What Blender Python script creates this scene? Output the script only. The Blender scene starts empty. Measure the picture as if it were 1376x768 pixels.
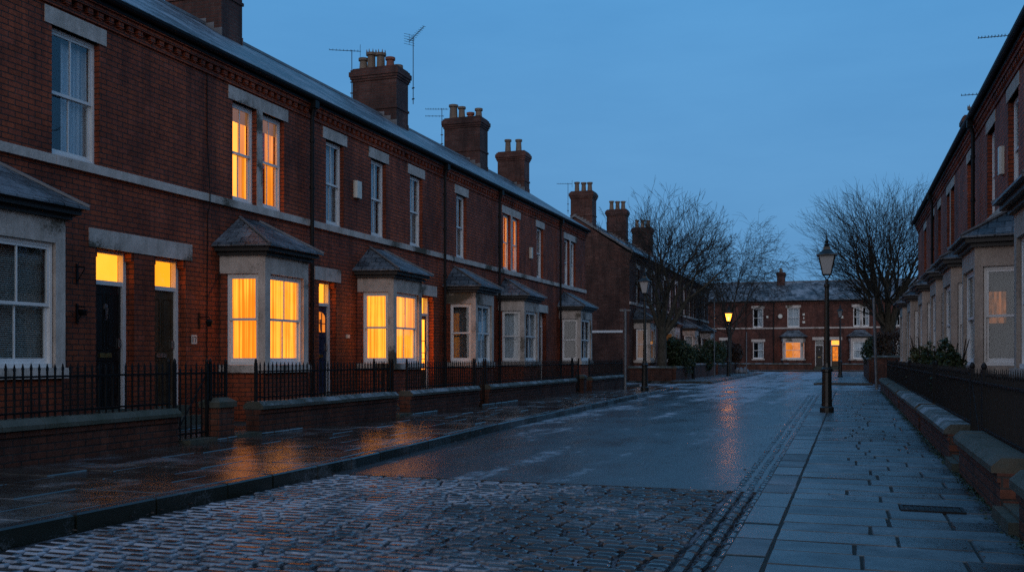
import bpy, bmesh, math, random
from mathutils import Vector, Matrix
R = math.radians
PI = math.pi
rng = random.Random(7)
scn = bpy.context.scene
COL = scn.collection

# ------------------------------------------------------------------ materials
MATS = {}
def newmat(name):
    m = bpy.data.materials.new(name); m.use_nodes = True
    nt = m.node_tree
    for n in list(nt.nodes): nt.nodes.remove(n)
    out = nt.nodes.new('ShaderNodeOutputMaterial')
    MATS[name] = m
    return m, nt, out
def N(nt, t, **kw):
    n = nt.nodes.new(t)
    for k, v in kw.items():
        if k.startswith('i_'):
            n.inputs[k[2:].replace('_', ' ')].default_value = v
        else: setattr(n, k, v)
    return n
def L(nt, a, b): nt.links.new(a, b)
def c4(c): return (c[0], c[1], c[2], 1.0)
def ramp(nt, src, stops):
    r = nt.nodes.new('ShaderNodeValToRGB')
    el = r.color_ramp.elements
    while len(el) < len(stops): el.new(0.5)
    for e, (p, c) in zip(el, stops):
        e.position = p; e.color = c4(c) if len(c) == 3 else c
    L(nt, src, r.inputs[0]); return r
def g(v): return (v, v, v)
def mixc(nt, fac, a, b, mode='MIX'):
    m = nt.nodes.new('ShaderNodeMix'); m.data_type = 'RGBA'; m.blend_type = mode
    for sock, v in ((m.inputs[0], fac), (m.inputs[6], a), (m.inputs[7], b)):
        if hasattr(v, 'links'): L(nt, v, sock)
        elif isinstance(v, (int, float)): sock.default_value = v
        else: sock.default_value = c4(v)
    return m.outputs[2]
def math_(nt, op, a, b=0.0, clamp=False):
    m = nt.nodes.new('ShaderNodeMath'); m.operation = op; m.use_clamp = clamp
    for s, v in ((m.inputs[0], a), (m.inputs[1], b)):
        if hasattr(v, 'links'): L(nt, v, s)
        else: s.default_value = v
    return m.outputs[0]
def coords(nt, kind='Object', scale=(1, 1, 1)):
    tc = nt.nodes.new('ShaderNodeTexCoord'); mp = nt.nodes.new('ShaderNodeMapping')
    mp.inputs['Scale'].default_value = scale
    L(nt, tc.outputs[kind], mp.inputs[0]); return mp.outputs[0]
def worldco(nt, scale=(1, 1, 1)):
    tc = nt.nodes.new('ShaderNodeNewGeometry'); mp = nt.nodes.new('ShaderNodeMapping')
    mp.inputs['Scale'].default_value = scale
    L(nt, tc.outputs['Position'], mp.inputs[0]); return mp.outputs[0]
def noise(nt, co, scale, detail=4, rough=0.55):
    n = N(nt, 'ShaderNodeTexNoise'); n.inputs['Scale'].default_value = scale
    n.inputs['Detail'].default_value = detail; n.inputs['Roughness'].default_value = rough
    L(nt, co, n.inputs['Vector']); return n.outputs['Fac']
def bump(nt, h, strength=0.3, dist=0.01):
    b = N(nt, 'ShaderNodeBump'); b.inputs['Strength'].default_value = strength
    b.inputs['Distance'].default_value = dist; L(nt, h, b.inputs['Height']); return b.outputs[0]
def principled(nt, out, col=None, rough=0.6, normal=None, metal=0.0, spec=0.5):
    p = N(nt, 'ShaderNodeBsdfPrincipled')
    if col is not None:
        if hasattr(col, 'links'): L(nt, col, p.inputs['Base Color'])
        else: p.inputs['Base Color'].default_value = c4(col)
    if hasattr(rough, 'links'): L(nt, rough, p.inputs['Roughness'])
    else: p.inputs['Roughness'].default_value = rough
    p.inputs['Metallic'].default_value = metal
    p.inputs['Specular IOR Level'].default_value = spec
    if normal is not None: L(nt, normal, p.inputs['Normal'])
    L(nt, p.outputs[0], out.inputs[0]); return p

def simple(name, a, b=None, rough=0.6, scale=6, bs=0.2, metal=0.0, bd=0.004, spec=0.5, lo=.35, hi=.7):
    m, nt, out = newmat(name)
    co = worldco(nt)
    n1 = noise(nt, co, scale, 6, .6)
    r = ramp(nt, n1, [(lo, a), (hi, b or tuple(x * .7 for x in a))])
    n2 = noise(nt, co, scale * 9, 3)
    principled(nt, out, r.outputs[0], rough, bump(nt, n2, bs, bd), metal, spec)
    return m

def brick(name, c1, c2, mortar, damp=True, rough=.75):
    m, nt, out = newmat(name)
    uv = coords(nt, 'UV')
    b = N(nt, 'ShaderNodeTexBrick'); L(nt, uv, b.inputs['Vector'])
    b.offset = .5; b.squash = 1.0
    b.inputs['Color1'].default_value = c4(c1); b.inputs['Color2'].default_value = c4(c2)
    b.inputs['Mortar'].default_value = c4(mortar)
    b.inputs['Scale'].default_value = 1.0
    b.inputs['Brick Width'].default_value = .235; b.inputs['Row Height'].default_value = .083
    b.inputs['Mortar Size'].default_value = .009; b.inputs['Mortar Smooth'].default_value = .25
    b.inputs['Bias'].default_value = -.1
    wc = worldco(nt)
    big = noise(nt, wc, .7, 5, .6)
    fine = noise(nt, wc, 14, 4, .7)
    st = ramp(nt, big, [(.3, g(.48)), (.65, g(1.15))])
    col = mixc(nt, 1.0, b.outputs['Color'], st.outputs[0], 'MULTIPLY')
    run = noise(nt, worldco(nt, (3.5, 3.5, .45)), 1.0, 5, .65)      # soot and water runs down the wall
    col = mixc(nt, .75, col, ramp(nt, run, [(.36, (.4, .42, .44)), (.56, (1, 1, 1)), (.75, (1.2, 1.15, 1.1))]).outputs[0], 'MULTIPLY')
    oi = N(nt, 'ShaderNodeObjectInfo')
    col = mixc(nt, 1.0, col, ramp(nt, oi.outputs['Random'], [(0, (.78, .8, .84)), (1, (1.12, 1.06, 1.0))]).outputs[0], 'MULTIPLY')
    fr = ramp(nt, fine, [(.3, g(.6)), (.7, g(1.25))])
    col = mixc(nt, .8, col, fr.outputs[0], 'MULTIPLY')
    # odd pale and soot-dark bricks
    vr = N(nt, 'ShaderNodeTexBrick'); L(nt, uv, vr.inputs['Vector'])
    vr.inputs['Color1'].default_value = c4(g(0)); vr.inputs['Color2'].default_value = c4(g(1)); vr.inputs['Mortar'].default_value = c4(g(.5))
    vr.inputs['Scale'].default_value = 1.0; vr.inputs['Brick Width'].default_value = .235; vr.inputs['Row Height'].default_value = .083
    vr.inputs['Mortar Size'].default_value = 0.0; vr.offset_frequency = 2; vr.inputs['Bias'].default_value = 0
    vd = ramp(nt, vr.outputs['Color'], [(0, g(.45)), (.25, g(.85)), (.72, g(1.05)), (.9, g(1.5)), (1.0, g(2.3))])
    col = mixc(nt, .75, col, vd.outputs[0], 'MULTIPLY')
    # the damp foot of the wall: real darker wet band with ragged edge
    if damp:
        sx = N(nt, 'ShaderNodeSeparateXYZ'); L(nt, wc, sx.inputs[0])
        e = math_(nt, 'MULTIPLY_ADD', big, 1.1); 
        hh = math_(nt, 'SUBTRACT', sx.outputs[2], math_(nt, 'MULTIPLY', big, 1.3))
        dr = ramp(nt, hh, [(0.0, g(.7)), (.35, g(1.0))])
        col = mixc(nt, 1.0, col, dr.outputs[0], 'MULTIPLY')
    inv = math_(nt, 'SUBTRACT', 1.0, b.outputs['Fac'])
    h = math_(nt, 'ADD', inv, math_(nt, 'MULTIPLY', fine, .35))
    principled(nt, out, col, rough, bump(nt, h, .55, .012), 0, .35)
    return m

brick('brick_red', (.6, .125, .042), (.21, .047, .023), (.065, .04, .03))
brick('brick_dark', (.17, .06, .04), (.08, .035, .028), (.1, .08, .07), False)
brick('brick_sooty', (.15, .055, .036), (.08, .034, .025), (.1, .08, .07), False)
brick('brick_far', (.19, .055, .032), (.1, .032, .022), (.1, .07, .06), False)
brick('brick_garden', (.3, .1, .052), (.1, .042, .028), (.06, .05, .042))

def stone(name, a, b, rough=.75, lichen=True):
    m, nt, out = newmat(name)
    co = worldco(nt)
    n1 = noise(nt, co, 2.2, 6, .65); n2 = noise(nt, co, 30, 4, .7); n3 = noise(nt, co, .9, 3)
    col = ramp(nt, n1, [(.32, b), (.6, a)]).outputs[0]
    sp = ramp(nt, n2, [(.3, g(.72)), (.62, g(1.08))]).outputs[0]
    col = mixc(nt, .8, col, sp, 'MULTIPLY')
    rn = noise(nt, worldco(nt, (6, 6, .7)), 1.0, 5, .65)
    col = mixc(nt, .4, col, ramp(nt, rn, [(.35, (.5, .52, .48)), (.55, (1, 1, 1))]).outputs[0], 'MULTIPLY')
    if lichen:
        mk = ramp(nt, math_(nt, 'ADD', n3, math_(nt, 'MULTIPLY', n2, .35)), [(.73, g(0)), (.82, g(1))]).outputs[0]
        col = mixc(nt, mk, col, (.1, .085, .06))
    principled(nt, out, col, rough, bump(nt, math_(nt, 'ADD', n2, n1), .45, .01), 0, .3)
stone('stone', (.68, .6, .53), (.48, .42, .37))
stone('stone_paint', (.56, .46, .38), (.42, .34, .28), lichen=False)
stone('coping', (.1, .105, .085), (.05, .06, .04))

def frosty(name, a, b, frost=.5, rough=.6, spec=.4, lo=.48, hi=.62, nscale=1.6):
    """stone or slate with rime settled on faces that look up"""
    m, nt, out = newmat(name)
    co = worldco(nt); n1 = noise(nt, co, 2.5, 6, .65); n2 = noise(nt, co, 26, 4, .7); n3 = noise(nt, co, nscale, 5, .7)
    col = ramp(nt, n1, [(.3, b), (.65, a)]).outputs[0]
    col = mixc(nt, .7, col, ramp(nt, n2, [(.3, g(.65)), (.7, g(1.15))]).outputs[0], 'MULTIPLY')
    ge = N(nt, 'ShaderNodeNewGeometry'); sx = N(nt, 'ShaderNodeSeparateXYZ'); L(nt, ge.outputs['Normal'], sx.inputs[0])
    up = ramp(nt, sx.outputs[2], [(.35, g(0)), (.8, g(1))]).outputs[0]
    mk = math_(nt, 'MULTIPLY', math_(nt, 'MULTIPLY', ramp(nt, math_(nt, 'ADD', n3, math_(nt, 'MULTIPLY', math_(nt, 'SUBTRACT', n2, .5), .25)), [(lo, g(0)), (hi, g(1))]).outputs[0], up), frost)
    col = mixc(nt, mk, col, (.5, .56, .62))
    principled(nt, out, col, rough, bump(nt, math_(nt, 'ADD', n2, math_(nt, 'MULTIPLY', n1, 1.5)), .6, .015), 0, spec)
frosty('coping_frost', (.1, .105, .09), (.05, .058, .043), .5)

def slate(name, fr=.3):
    m, nt, out = newmat(name)
    uv = coords(nt, 'UV')
    b = N(nt, 'ShaderNodeTexBrick'); L(nt, uv, b.inputs['Vector'])
    b.inputs['Color1'].default_value = c4((.12, .14, .155)); b.inputs['Color2'].default_value = c4((.035, .045, .055)); b.inputs['Mortar'].default_value = c4((.008, .009, .011))
    b.inputs['Scale'].default_value = 1.0; b.inputs['Brick Width'].default_value = .26; b.inputs['Row Height'].default_value = .19
    b.inputs['Mortar Size'].default_value = .014; b.inputs['Mortar Smooth'].default_value = .3
    wc = worldco(nt); n1 = noise(nt, wc, 1.1, 6, .7); n2 = noise(nt, wc, 22, 4, .7)
    col = mixc(nt, .8, b.outputs['Color'], ramp(nt, n1, [(.3, g(.6)), (.7, g(1.25))]).outputs[0], 'MULTIPLY')
    mk = math_(nt, 'MULTIPLY', ramp(nt, math_(nt, 'ADD', n1, math_(nt, 'MULTIPLY', math_(nt, 'SUBTRACT', n2, .5), .5)), [(.45, g(0)), (.62, g(1))]).outputs[0], fr)
    col = mixc(nt, mk, col, (.42, .48, .54))
    sx = N(nt, 'ShaderNodeSeparateXYZ'); L(nt, uv, sx.inputs[0])
    fr_ = math_(nt, 'FRACT', math_(nt, 'DIVIDE', sx.outputs[1], .19))
    h = math_(nt, 'ADD', math_(nt, 'SUBTRACT', 1.0, fr_), math_(nt, 'MULTIPLY', math_(nt, 'SUBTRACT', 1.0, b.outputs['Fac']), .7))
    h = math_(nt, 'ADD', h, math_(nt, 'MULTIPLY', n2, .4))
    principled(nt, out, col, ramp(nt, n1, [(.3, g(.38)), (.7, g(.6))]).outputs[0], bump(nt, h, .6, .012), 0, .5)
slate('slate', .5)
slate('slate_bay', .3)

simple('white_paint', (.84, .84, .82), (.72, .72, .7), .4, 3, .05)
simple('black_iron', (.01, .01, .01), (.006, .006, .006), .6, 8, .25, spec=.25)
simple('lamp_iron', (.016, .02, .018), (.009, .011, .01), .35, 8, .2)
simple('galv', (.22, .24, .25), (.14, .15, .16), .5, 5, .1, .5)
simple('black_paint', (.014, .014, .014), (.008, .008, .008), .3, 3, .05)
simple('navy_paint', (.02, .035, .075), (.014, .025, .055), .35, 3, .05)
simple('brown_paint', (.085, .05, .024), (.05, .03, .015), .4, 3, .05)
simple('dark_timber', (.02, .018, .016), (.011, .01, .009), .5, 5, .2)
simple('brass', (.5, .38, .16), (.35, .26, .1), .35, 12, .1, 1.0)
simple('chrome', (.55, .55, .55), (.4, .4, .4), .25, 12, .1, 1.0)
simple('buff_clay', (.22, .16, .11), (.13, .095, .07), .7, 5, .3)
simple('red_clay', (.26, .08, .045), (.15, .055, .035), .7, 5, .3)
simple('lead', (.16, .17, .18), (.1, .11, .12), .5, 4, .2)
simple('box_plastic', (.72, .7, .6), (.6, .58, .5), .45, 3, .05)
simple('soil', (.045, .035, .025), (.02, .02, .014), .95, 4, .8, 0, .03)
simple('dark_joint', (.012, .015, .01), (.006, .008, .005), .8, 7, .8, 0, .01)
simple('aluminium', (.05, .055, .06), (.035, .04, .045), .5, 5, .1, .6)
simple('interior', (.1, .09, .085), (.08, .07, .065), .9, 2, .05)
simple('pale_sheet', (.2, .23, .26), (.12, .14, .16), .6, 5, .4)

def bark(name, a, b):
    m, nt, out = newmat(name)
    co = worldco(nt, (1, 1, .25)); n1 = noise(nt, co, 18, 5, .7); n2 = noise(nt, worldco(nt), 2, 4)
    col = mixc(nt, .5, ramp(nt, n1, [(.3, b), (.7, a)]).outputs[0], ramp(nt, n2, [(.35, (.4, .5, .35)), (.65, (1, 1, 1))]).outputs[0], 'MULTIPLY')
    principled(nt, out, col, .85, bump(nt, n1, .7, .03), 0, .2)
bark('bark', (.12, .1, .075), (.04, .034, .026)); bark('twig', (.055, .045, .038), (.03, .025, .02))
bark('birch_bark', (.1, .095, .085), (.04, .035, .03))

def leaf(name, a, b):
    m, nt, out = newmat(name)
    n1 = noise(nt, worldco(nt), 5, 4, .7)
    p = principled(nt, out, ramp(nt, n1, [(.3, a), (.7, b)]).outputs[0], .5, None, 0, .4)
leaf('leaf_dark', (.018, .034, .014), (.05, .075, .03)); leaf('leaf_yellow', (.1, .11, .03), (.05, .06, .02)); leaf('leaf_brown', (.08, .04, .02), (.04, .022, .012))

# road
def frost_road(name, base, base2, gloss_lo, gloss_hi, amount):
    m, nt, out = newmat(name)
    wc = worldco(nt)
    sx = N(nt, 'ShaderNodeSeparateXYZ'); L(nt, wc, sx.inputs[0])
    n_f = noise(nt, wc, 60, 5, .75)
    n_m = noise(nt, worldco(nt, (1, .35, 1)), 1.1, 6, .65)
    n_l = noise(nt, worldco(nt, (1, .22, 1)), .35, 5, .6)
    n_b = noise(nt, worldco(nt, (1, .5, 1)), 5, 6, .8)
    col = ramp(nt, n_l, [(.3, base2), (.65, base)]).outputs[0]
    col = mixc(nt, .6, col, ramp(nt, n_f, [(.35, g(.35)), (.7, g(1.9))]).outputs[0], 'MULTIPLY')
    f = math_(nt, 'ADD', math_(nt, 'MULTIPLY', n_m, .55), math_(nt, 'MULTIPLY', n_l, .45))
    f = math_(nt, 'ADD', f, math_(nt, 'MULTIPLY', math_(nt, 'SUBTRACT', n_b, .5), .35))
    trk = noise(nt, worldco(nt, (1.6, .045, 1)), 1.0, 3, .5)
    f = math_(nt, 'ADD', f, math_(nt, 'MULTIPLY', math_(nt, 'SUBTRACT', trk, .5), .3))
    f = math_(nt, 'ADD', f, math_(nt, 'MULTIPLY', math_(nt, 'SUBTRACT', n_f, .5), .12))
    # more rime farther up the road where nothing has driven it off
    far = ramp(nt, math_(nt, 'DIVIDE', sx.outputs[1], 60.0), [(.1, g(0)), (.9, g(.16))]).outputs[0]
    f = math_(nt, 'ADD', f, far)
    mk = ramp(nt, f, [(.585, g(0)), (.675, g(amount))]).outputs[0]
    col = mixc(nt, mk, col, (.4, .46, .52))
    rg = ramp(nt, n_m, [(.3, g(gloss_lo)), (.7, g(gloss_hi))]).outputs[0]
    rg = mixc(nt, mk, rg, g(.6))
    h = math_(nt, 'ADD', n_f, math_(nt, 'MULTIPLY', mk, .3))
    principled(nt, out, col, rg, bump(nt, h, .22, .004), 0, .5)
frost_road('asphalt', (.046, .047, .05), (.022, .023, .025), .2, .42, .8)

def paving(name, a, b, r0, r1, frost, spec=.5, rim=False):
    m, nt, out = newmat(name)
    wc = worldco(nt)
    # each slab its own tone
    at = N(nt, 'ShaderNodeAttribute'); at.attribute_name = 'tone'
    n_f = noise(nt, wc, 45, 5, .75); n_m = noise(nt, wc, 2.6, 6, .65); n_l = noise(nt, wc, .7, 4)
    col = ramp(nt, n_m, [(.3, b), (.68, a)]).outputs[0]
    col = mixc(nt, .9, col, ramp(nt, at.outputs['Fac'], [(0, g(.42)), (1, g(1.45))]).outputs[0], 'MULTIPLY')
    col = mixc(nt, .6, col, ramp(nt, n_f, [(.35, g(.7)), (.7, g(1.3))]).outputs[0], 'MULTIPLY')
    f = math_(nt, 'ADD', math_(nt, 'MULTIPLY', n_l, .6), math_(nt, 'MULTIPLY', n_m, .4))
    f = math_(nt, 'ADD', f, math_(nt, 'MULTIPLY', math_(nt, 'SUBTRACT', n_f, .5), .3))
    n_x = noise(nt, worldco(nt, (1, 1.6, 1)), 1.9, 3, .5)       # standing damp in the hollows
    col = mixc(nt, .8, col, ramp(nt, n_x, [(.38, g(.45)), (.55, g(1.0))]).outputs[0], 'MULTIPLY')
    mk = ramp(nt, f, [(.52, g(0)), (.64, g(frost))]).outputs[0]
    if not rim:
        jz = N(nt, 'ShaderNodeSeparateXYZ'); L(nt, wc, jz.inputs[0])
        col = mixc(nt, ramp(nt, math_(nt, 'MULTIPLY', math_(nt, 'SUBTRACT', jz.outputs[2], .1), 40), [(.36, g(1)), (.56, g(0))]).outputs[0], col, (.012, .016, .01))
    if rim:   # rime collects on the low shoulders of each sett
        sz = N(nt, 'ShaderNodeSeparateXYZ'); L(nt, wc, sz.inputs[0])
        lowz = ramp(nt, math_(nt, 'MULTIPLY', math_(nt, 'ADD', sz.outputs[2], .03), 25), [(.1, g(.3)), (.38, g(1)), (.6, g(1)), (.69, g(0))]).outputs[0]
        lm = ramp(nt, math_(nt, 'SUBTRACT', f, math_(nt, 'MULTIPLY', math_(nt, 'ADD', sz.outputs[0], 2.6), .045)), [(.46, g(.02)), (.64, g(.75))]).outputs[0]
        mk = math_(nt, 'MULTIPLY', mk, .35)
        mk = math_(nt, 'MAXIMUM', math_(nt, 'MULTIPLY', mk, .8), math_(nt, 'MULTIPLY', lowz, lm), True)
    col = mixc(nt, mk, col, (.44, .5, .58) if rim else (.42, .48, .54))
    rg = ramp(nt, math_(nt, 'ADD', n_m, math_(nt, 'MULTIPLY', math_(nt, 'SUBTRACT', at.outputs['Fac'], .5), .7)), [(.3, g(r0)), (.7, g(r1))]).outputs[0]
    rg = mixc(nt, mk, rg, g(.65))
    principled(nt, out, col, rg, bump(nt, math_(nt, 'ADD', n_f, math_(nt, 'MULTIPLY', n_m, 2.0)), .3, .006), 0, spec)
paving('flag_wet', (.065, .056, .046), (.03, .026, .022), .05, .2, .25, 1.0)
paving('flag', (.1, .15, .17), (.042, .062, .072), .24, .5, .2)
paving('kerb_stone', (.12, .14, .15), (.07, .08, .085), .3, .55, .35)
paving('kerb_dark', (.026, .025, .022), (.012, .011, .01), .2, .45, .35)
paving('sett', (.05, .045, .041), (.014, .013, .013), .14, .34, .3, .5, rim=True)
m, nt, out = newmat('sett_joint')
_n = noise(nt, worldco(nt), 1.1, 5, .65); _f = noise(nt, worldco(nt), 40, 4, .7)
_c = mixc(nt, ramp(nt, math_(nt, 'ADD', _n, math_(nt, 'MULTIPLY', math_(nt, 'SUBTRACT', _f, .5), .3)), [(.44, g(.02)), (.6, g(.6))]).outputs[0], (.012, .012, .012), (.34, .4, .48))
principled(nt, out, _c, .8, bump(nt, _f, .8, .02), 0, .2)

# glass
m, nt, out = newmat('glass')
tr = N(nt, 'ShaderNodeBsdfTransparent'); tr.inputs[0].default_value = (.9, .94, .95, 1)
gl = N(nt, 'ShaderNodeBsdfGlossy'); gl.inputs['Roughness'].default_value = .02; gl.inputs[0].default_value = (.9, .95, 1, 1)
bn = bump(nt, noise(nt, worldco(nt), 2.2, 2), .06, .02); L(nt, bn, gl.inputs['Normal'])
lw = N(nt, 'ShaderNodeLayerWeight'); lw.inputs[0].default_value = .5
fr_ = ramp(nt, lw.outputs['Facing'], [(0, g(.035)), (.5, g(.06)), (.72, g(.1)), (.87, g(.22)), (1, g(.8))])
mx = N(nt, 'ShaderNodeMixShader'); L(nt, fr_.outputs[0], mx.inputs[0]); L(nt, tr.outputs[0], mx.inputs[1]); L(nt, gl.outputs[0], mx.inputs[2]); L(nt, mx.outputs[0], out.inputs[0])

def cloth(name, col, col2):
    m, nt, out = newmat(name)
    n = noise(nt, coords(nt, 'UV', (16, .6, 1)), 1, 3); principled(nt, out, ramp(nt, n, [(.3, col2), (.7, col)]).outputs[0], .9, None, 0, .1)
cloth('net', (.75, .76, .78), (.5, .52, .55)); cloth('drape', (.8, .8, .82), (.4, .42, .46)); cloth('drape_brown', (.17, .155, .14), (.08, .07, .065))
cloth('blind', (.42, .4, .36), (.36, .34, .3))

def glow(name, hi, lo, strength, fx=9, fz=.5, rs=(.3, .7)):
    """cloth or panel lit from the room behind it"""
    m, nt, out = newmat(name)
    n = noise(nt, coords(nt, 'UV', (fx, fz, 1)), 1, 3, .6)
    n2 = noise(nt, worldco(nt), 1.3, 2)
    f = math_(nt, 'ADD', math_(nt, 'MULTIPLY', n, .7), math_(nt, 'MULTIPLY', n2, .3))
    if fx > 8:
        wv = N(nt, 'ShaderNodeTexWave', wave_type='BANDS', bands_direction='X'); wv.inputs['Scale'].default_value = 3.2; wv.inputs['Distortion'].default_value = 5.0; wv.inputs['Detail'].default_value = 2; wv.inputs['Detail Scale'].default_value = .6
        L(nt, coords(nt, 'UV', (1, .12, 1)), wv.inputs['Vector'])
        f = math_(nt, 'ADD', math_(nt, 'MULTIPLY', f, .78), math_(nt, 'MULTIPLY', wv.outputs['Fac'], .2))  # bands put the shading of curtain folds into the emission
        oi = N(nt, 'ShaderNodeObjectInfo'); f = math_(nt, 'ADD', f, math_(nt, 'MULTIPLY', math_(nt, 'SUBTRACT', oi.outputs['Random'], .5), .12))
    c = ramp(nt, f, [(rs[0], lo), (rs[1], hi)]).outputs[0]
    e = N(nt, 'ShaderNodeEmission'); e.inputs['Strength'].default_value = strength * .84
    L(nt, c, e.inputs[0]); L(nt, e.outputs[0], out.inputs[0])
glow('lit_curtain', (1, .32, .028), (.62, .125, .006), 2.5, 12, .3, (.38, .6))
glow('lit_room', (1, .34, .032), (1, .24, .014), 2.8, 1.2, .7)
glow('lit_drape', (.9, .25, .02), (.5, .11, .006), 1.7, 12)
glow('lit_fan', (1, .36, .035), (1, .27, .012), 2.6, .7, .7)
glow('lit_fan_deep', (1, .34, .015), (1, .24, .008), 2.2, .7, .7)
glow('lit_orange', (1, .3, .04), (.55, .11, .01), 1.05, 5, 3)
glow('lit_dim', (.5, .2, .07), (.12, .05, .02), .28, 7, 1)
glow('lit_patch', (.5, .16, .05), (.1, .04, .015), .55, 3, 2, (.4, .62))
glow('lit_pelmet', (.42, .17, .07), (.3, .11, .04), .7, 10, 1)
m, nt, out = newmat('lamp_glow'); e = N(nt, 'ShaderNodeEmission'); e.inputs[0].default_value = (1, .42, .07, 1); e.inputs[1].default_value = 9; L(nt, e.outputs[0], out.inputs[0])
m, nt, out = newmat('lamp_glass_off'); principled(nt, out, (.42, .45, .46), .25, bump(nt, noise(nt, worldco(nt), 25, 3), .15, .01), 0, .6)
m, nt, out = newmat('lamp_glass_lit'); tr = N(nt, 'ShaderNodeBsdfTransparent'); tr.inputs[0].default_value = (1, .8, .5, 1); e = N(nt, 'ShaderNodeEmission'); e.inputs[0].default_value = (1, .3, .03, 1); e.inputs[1].default_value = 3.2
ad = N(nt, 'ShaderNodeAddShader'); L(nt, tr.outputs[0], ad.inputs[0]); L(nt, e.outputs[0], ad.inputs[1]); L(nt, ad.outputs[0], out.inputs[0])

# ------------------------------------------------------------------ mesh builder
F0 = ((0, 0), (1, 0), (0, -1))            # origin, along, outward
def fr(F, u, v):
    (ox, oy), (ux, uy), (vx, vy) = F
    return (ox + ux * u + vx * v, oy + uy * u + vy * v)
class MB:
    def __init__(s): s.v = []; s.f = []; s.tone = []
    def add(s, vs, fs, tone=.5):
        b = len(s.v); s.v += [tuple(p) for p in vs]; s.f += [tuple(b + i for i in f) for f in fs]; s.tone += [tone] * len(vs)
    def hexa(s, p): s.add(p, [(0, 3, 2, 1), (4, 5, 6, 7), (0, 1, 5, 4), (1, 2, 6, 5), (2, 3, 7, 6), (3, 0, 4, 7)])
    def box(s, x0, x1, y0, y1, z0, z1):
        s.hexa([(x0, y0, z0), (x1, y0, z0), (x1, y1, z0), (x0, y1, z0), (x0, y0, z1), (x1, y0, z1), (x1, y1, z1), (x0, y1, z1)])
    def fbox(s, F, u0, u1, v0, v1, z0, z1):
        a = [fr(F, u0, v0), fr(F, u1, v0), fr(F, u1, v1), fr(F, u0, v1)]
        s.hexa([(x, y, z0) for x, y in a] + [(x, y, z1) for x, y in a])
    def prism(s, poly, z0, z1):
        n = len(poly); s.add([(x, y, z0) for x, y in poly] + [(x, y, z1) for x, y in poly],
            [tuple(range(n))[::-1], tuple(range(n, 2 * n))] + [(i, (i + 1) % n, n + (i + 1) % n, n + i) for i in range(n)])
    def extr(s, prof, axis_pts):
        """closed profile [(offset, z)] swept between two points p,q with side vector"""
        (p, q, sd) = axis_pts; n = len(prof)
        vs = [(p[0] + sd[0] * o, p[1] + sd[1] * o, z) for o, z in prof] + [(q[0] + sd[0] * o, q[1] + sd[1] * o, z) for o, z in prof]
        s.add(vs, [tuple(range(n)), tuple(range(2 * n - 1, n - 1, -1))] + [(i, n + i, n + (i + 1) % n, (i + 1) % n) for i in range(n)])
    def quad(s, a, b, c, d): s.add([a, b, c, d], [(0, 1, 2, 3)])
    def poly(s, pts): s.add(pts, [tuple(range(len(pts)))])
    def tube(s, pts, rad, n=6, cap=True):
        pts = [Vector(p) for p in pts]; rings = []; k = len(pts)
        if not isinstance(rad, (list, tuple)): rad = [rad] * k
        ref = None; vs = []
        for i, p in enumerate(pts):
            d = (pts[min(i + 1, k - 1)] - pts[max(i - 1, 0)])
            if d.length < 1e-9: d = Vector((0, 0, 1))
            d.normalize()
            if ref is None: ref = Vector((1, 0, 0)) if abs(d.x) < .9 else Vector((0, 1, 0))
            a = d.cross(ref); a.normalize(); b = d.cross(a); ref = -b if False else b.cross(d) if False else ref
            for j in range(n):
                t = 2 * PI * j / n; vs.append(p + (a * math.cos(t) + b * math.sin(t)) * rad[i])
        fs = [(i * n + j, i * n + (j + 1) % n, (i + 1) * n + (j + 1) % n, (i + 1) * n + j) for i in range(k - 1) for j in range(n)]
        if cap: fs += [tuple(range(n))[::-1], tuple(range((k - 1) * n, k * n))]
        s.add(vs, fs)
    def lathe(s, cx, cy, prof, n=12, rot=0):
        vs = []; k = len(prof)
        for r, z in prof:
            for j in range(n):
                t = 2 * PI * j / n + rot; vs.append((cx + r * math.cos(t), cy + r * math.sin(t), z))
        fs = [(i * n + j, i * n + (j + 1) % n, (i + 1) * n + (j + 1) % n, (i + 1) * n + j) for i in range(k - 1) for j in range(n)]
        fs += [tuple(range(n))[::-1], tuple(range((k - 1) * n, k * n))]
        s.add(vs, fs)
    def build(s, name, mat, parent=None, smooth=False, fix=True):
        me = bpy.data.meshes.new(name)
        me.from_pydata([tuple(p) for p in s.v], [], s.f)
        if fix and len(s.f) < 60000:
            bm = bmesh.new(); bm.from_mesh(me); bmesh.ops.recalc_face_normals(bm, faces=bm.faces); bm.to_mesh(me); bm.free()
        at = me.attributes.new('tone', 'FLOAT', 'POINT'); at.data.foreach_set('value', s.tone)
        uvl = me.uv_layers.new(name='UVMap'); data = [0.0] * (2 * len(me.loops))
        co = [v.co for v in me.vertices]
        for p in me.polygons:
            n = p.normal
            if abs(n.z) > .97: a, b = Vector((1, 0, 0)), Vector((0, 1, 0))
            else:
                a = Vector((-n.y, n.x, 0)).normalized(); b = n.cross(a)
                if b.z < 0: b = -b
            for li in p.loop_indices:
                c = co[me.loops[li].vertex_index]
                data[2 * li] = c.dot(a); data[2 * li + 1] = c.dot(b)
        uvl.data.foreach_set('uv', data)
        if smooth: me.polygons.foreach_set('use_smooth', [True] * len(me.polygons))
        me.materials.append(MATS[mat])
        o = bpy.data.objects.new(name, me); COL.objects.link(o)
        if parent: o.parent = parent
        return o

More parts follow.
